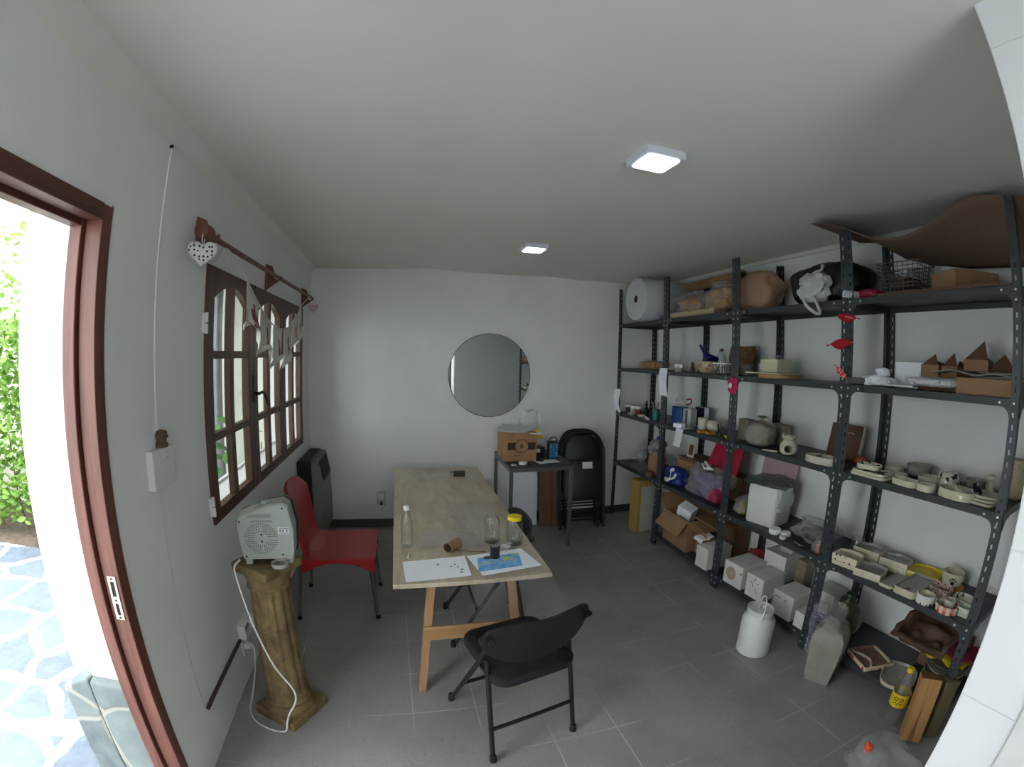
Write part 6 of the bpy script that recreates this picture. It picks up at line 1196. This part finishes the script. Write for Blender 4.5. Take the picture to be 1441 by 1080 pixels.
for i, (nm, m_, x, z, w_, lb) in enumerate((('yellow_tray', 'yellow', 3.30, .205, .28, 'yellow wavy plastic tray squeezed under the brown mould'), ('crimson_tray', 'pinkcl', 3.36, .222, .40, 'crimson plastic tray under the brown mould'))):
    mb = MB(); mb.grid(lambda u, v: (x+(-.5+u)*.20, .70+(.5-v)*w_, Z1+z+.012*math.sin(v*15+i)+.004*math.sin(u*9)), 10, 30); tag(mb.build(nm, m_, smooth=60, thick=.006), lb, 'tray')
M['brownmould'] = plain('brown_rubber_mould', (88, 66, 52), .7, 0, .2, 12, .3, 30)
def mask():
    mb = MB(); nu, nv = 36, 26
    def fn(u, v):
        x = (u-.5)*2; y = (v-.5)*2; r = math.hypot(x, y); ed = max(abs(x), abs(y))
        z = .060*(ed > .80) + .055*math.exp(-((x-.1)/.3)**2-(y/.5)**2) + .035*math.exp(-((x+.4)/.2)**2-((y-.4)/.2)**2)+.035*math.exp(-((x+.4)/.2)**2-((y+.4)/.2)**2) + .02*nz((x, y, 0), 2.5, 3)
        return (x*.142+.006*nz((y, 0, 1), 3, 2), y*.165+.010*nz((x, 1, 0), 4, 8), max(.004, z))
    mb.grid(fn, nu, nv); return mb
tag(mask().build('rubber_mould', 'brownmould', smooth=50, thick=.008), 'brown wavy rubber mould lying on the colourful trays under the pottery shelf', 'mould', None, (3.235, .79, Z1+.285), (R(-6), R(-22), R(-4)))
t = thing('mould_stand', 'dark upright box behind the plates holding up the brown mould', 'box', (3.46, .75, Z1)); MB().box(-.045, .05, -.12, .14, 0, .245).build('box_body', 'kraftd', t)
# ---------------------------------------------------------------- on the floor in front of the shelves
t = thing('display_box', 'yellow sided box with a white front standing below the farthest shelf', 'box', (3.060, 3.562, .006), (R(-2), 0, R(7))); MB().box(0, .19, 0, .13, 0, .52).build('box_body', plain('yellow_card', (176, 142, 74), .8, 0, .08), t, bev=.003); MB().box(.034, .188, -.0022, -.0002, .004, .455).build('white_panel', plain('grey_white_panel', (196, 196, 188), .7, 0, .04), t)
def milk():
    t = thing('milk_can', 'white enamel milk can with wire handle on the floor before the shelves', 'can', (2.80, 1.635, 0)); MB().lathe([(.094, 0), (.100, .006), (.100, .215), (.092, .235), (.078, .250), (.074, .262), (.080, .272), (.080, .292), (.074, .294), (.072, .26), (.06, .20), (.001, .19)], 44).build('body', plain('enamel_white', (214, 216, 212), .4, 0, .05, 9), t, smooth=35)
    MB().lathe([(.071, .268), (.070, .280), (.001, .282)], 32).build('lid', 'white', t, smooth=40)
    mb = MB(); mb.tube(cr([(-.083, 0, .250), (-.082, -.006, .29), (-.060, -.014, .335), (0, -.02, .358), (.060, -.014, .335), (.082, -.006, .29), (.083, 0, .250)]), .0045, 8); o = mb.build('handle', 'white', t, smooth=50); o.rotation_euler = (0, 0, R(52))
    mb = MB(); mb.tube(cr([(-.02, .0, .283), (-.02, .0, .305), (.0, .0, .312), (.02, .0, .305), (.02, .0, .283)]), .005, 8); mb.build('lid_knob', 'white', t, smooth=50)
milk()
def claybag():
    t = thing('clay_bag', 'tall grey block of clay in a clear bag on the floor by the fourth post', 'bag', (2.965, 1.235, 0), R(24)); mb = MB(); rings = []
    base = [(-.085, -.075), (.0, -.085), (.085, -.07), (.09, .0), (.085, .07), (.0, .08), (-.085, .075), (-.09, .0)]; n = 40
    def ring(k, z, j):
        out = []
        for i in range(n):
            f = i/n*8; a = int(f) % 8; b = (a+1) % 8; g = f-int(f); x = base[a][0]*(1-g)+base[b][0]*g; y = base[a][1]*(1-g)+base[b][1]*g; d = 1+.05*nz((x, y, z), 14, 3)
            out.append((x*k*d, y*k*d, z+.006*nz((x, y, z), 16, 8)*(z > .01)))
        return out
    mb.loft([ring(k, z, 0) for k, z in ((.80, 0), (.90, .02), (1.02, .12), (1.18, .25), (1.15, .295), (.88, .33), (.5, .338))]); mb.build('clay_block', 'clay', t, smooth=45)
    mb = MB(); rings = []
    for k in range(22):
        v = k/21; z = .003+.425*v; kk = .93+.50*v if v < .62 else 1.24-1.25*(v-.62)
        if v > .90: kk = .89+1.4*(v-.90)
        rings.append([(x*kk*(1+.10*nz((x, y, z), 18, 5)), y*kk*(1+.10*nz((y, x, z), 18, 6))*(1 if v < .8 else .6), z+.02*nz((x, y, 0), 18, 7)*v) for x, y, _ in ring(1, 0, 0)])
    mb.loft(rings, False, False); mb.build('film', 'bagfilm', t, smooth=60)
claybag()
M['wordink'] = plain('bag_print', (58, 60, 104), .6)
bg_ = bpy.data.objects['clay_bag.001'] if 'clay_bag.001' in bpy.data.objects else bpy.data.objects['clay_bag']
t = thing('printed_bag', 'clear plastic bag printed with dark blue letters hung against the fourth post', 'bag', (3.045, 1.395, .03), R(15)); mb = MB(); lump(mb, (.05, .10, .36), 9, .2, 12, 40, 30, .4); mb.build('film', 'filmlit', t, smooth=60)
mb = MB(); rg = random.Random(6)
for k in range(16): mb.tube(cr([(-.028+rg.uniform(-.002, .0), rg.uniform(-.04, .03), .05+.016*k) for _ in range(4)]), .0025, 5)
mb.build('dark_print', 'wordink', t, smooth=50)
M['amber'] = plain('amber_label', (214, 184, 30), .5, 0, .04)
def pet():
    t = thing('soda_bottle', 'clear plastic bottle with yellow cap and yellow printed label on the floor', 'bottle', (2.985, .745, 0), R(0)); pr = bottle_profile('pet', .046, .335); mb = MB(); mb.lathe(pr+[(max(0, r_-.001), z) for r_, z in pr[::-1]], 32, None, False, True); mb.build('body', 'film', t, smooth=50)
    MB().lathe([(.0472, .125), (.0476, .128), (.0476, .198), (.0472, .201)], 36, None, False, False).build('label', 'amber', t, smooth=50, thick=.0008)
    MB().lathe([(.0165, .311), (.017, .313), (.017, .333), (.015, .336)], 20).build('cap', 'yellow', t, smooth=40)
    A = math.atan2(-.76-.0, .866-2.985)
    mb = MB()
    on = lambda a_, z_, k=.0488: (k*math.cos(A+a_), k*math.sin(A+a_), z_)
    for c in (-.30, .28): mb.tube([on(c+.20*math.cos(q), .176+.0085*math.sin(q)) for q in [2*PI*i/14 for i in range(14)]], .0022, 5, True)
    mb.tube([on(-.42, .148), on(-.22, .160), on(-.08, .144), on(.1, .160), on(.28, .146), on(.42, .158)], .0026, 5)
    mb.build('label_print', 'blackmatt', t)
pet()
def woodblock(name, label, p0, p1, w, d, rz, mat):
    L = (Vector(p1)-Vector(p0)).length; q = (Vector(p1)-Vector(p0)).to_track_quat('Z', 'Y').to_matrix().to_4x4(); mb = MB(); mb.box(-w/2, w/2, -d/2, d/2, 0, L); o = mb.build(name, mat, bev=.002); o.matrix_world = Matrix.Translation(p0) @ q @ Matrix.Rotation(rz, 4, 'Z'); o['label'] = label; o['category'] = 'wood block'; return o
M['streak'] = plain('wood_streak', (134, 88, 52), .7)
def pine():
    p0 = Vector((2.955, .605, .014)); p1 = Vector((2.990, .635, .345)); Z = (p1-p0).normalized(); n = Vector((-.957, -.29, 0)); X = Vector((0, 0, 1)).cross(n); X = (X-Z*X.dot(Z)).normalized(); Y = Z.cross(X)
    m = Matrix.Identity(4)
    for i in range(3): m[i][0] = X[i]; m[i][1] = Y[i]; m[i][2] = Z[i]
    m = Matrix.Translation(p0) @ m @ Matrix.Rotation(R(16), 4, 'Z'); L = (p1-p0).length
    o = MB().box(-.052, .052, -.035, .035, 0, L).build('wood_block', 'block', bev=.002); o.matrix_world = m; o['label'] = 'square pine block with a dark streak leaning by the last post'; o['category'] = 'wood block'
    s_ = -1 if (m.to_3x3() @ Vector((0, 1, 0))).dot(n) < 0 else 1
    q = MB(); q.loft([[(x, s_*(.0351+o_), z) for x, z in ((-.012, .004), (.014, .004), (.004, .14), (.001, .24), (-.002, .14))] for o_ in (0, .0006)]); q.build('dark_streak', 'streak', o)
    q = MB(); q.box(-.050, .050, -.033, .033, L+.0001, L+.0008); q.build('end_grain', 'streak', o)
pine()
o = woodblock('wood_block', 'weathered greenish wood block standing behind the pine block', (3.065, .56, .012), (3.075, .565, .33), .07, .07, R(30), 'dblock')
t = thing('clear_bag', 'clear plastic bag with an orange cap in the bottom corner of the floor', 'bag', (2.575, .54, 0), R(-20)); mb = MB(); lump(mb, (.24, .30, .22), 33, .22, 10, 60, 34, .5); mb.build('film', 'filmlit', t, smooth=60)
mb = MB(); mb.lathe([(.018, 0), (.019, .002), (.019, .022), (.014, .026), (.006, .045), (.003, .05)], 18, Matrix.Translation((-.075, .04, .195)) @ Euler((R(-10), R(-25), 0)).to_matrix().to_4x4()); mb.build('orange_cap', plain('orange_cap', (224, 84, 30), .4), t, smooth=40)
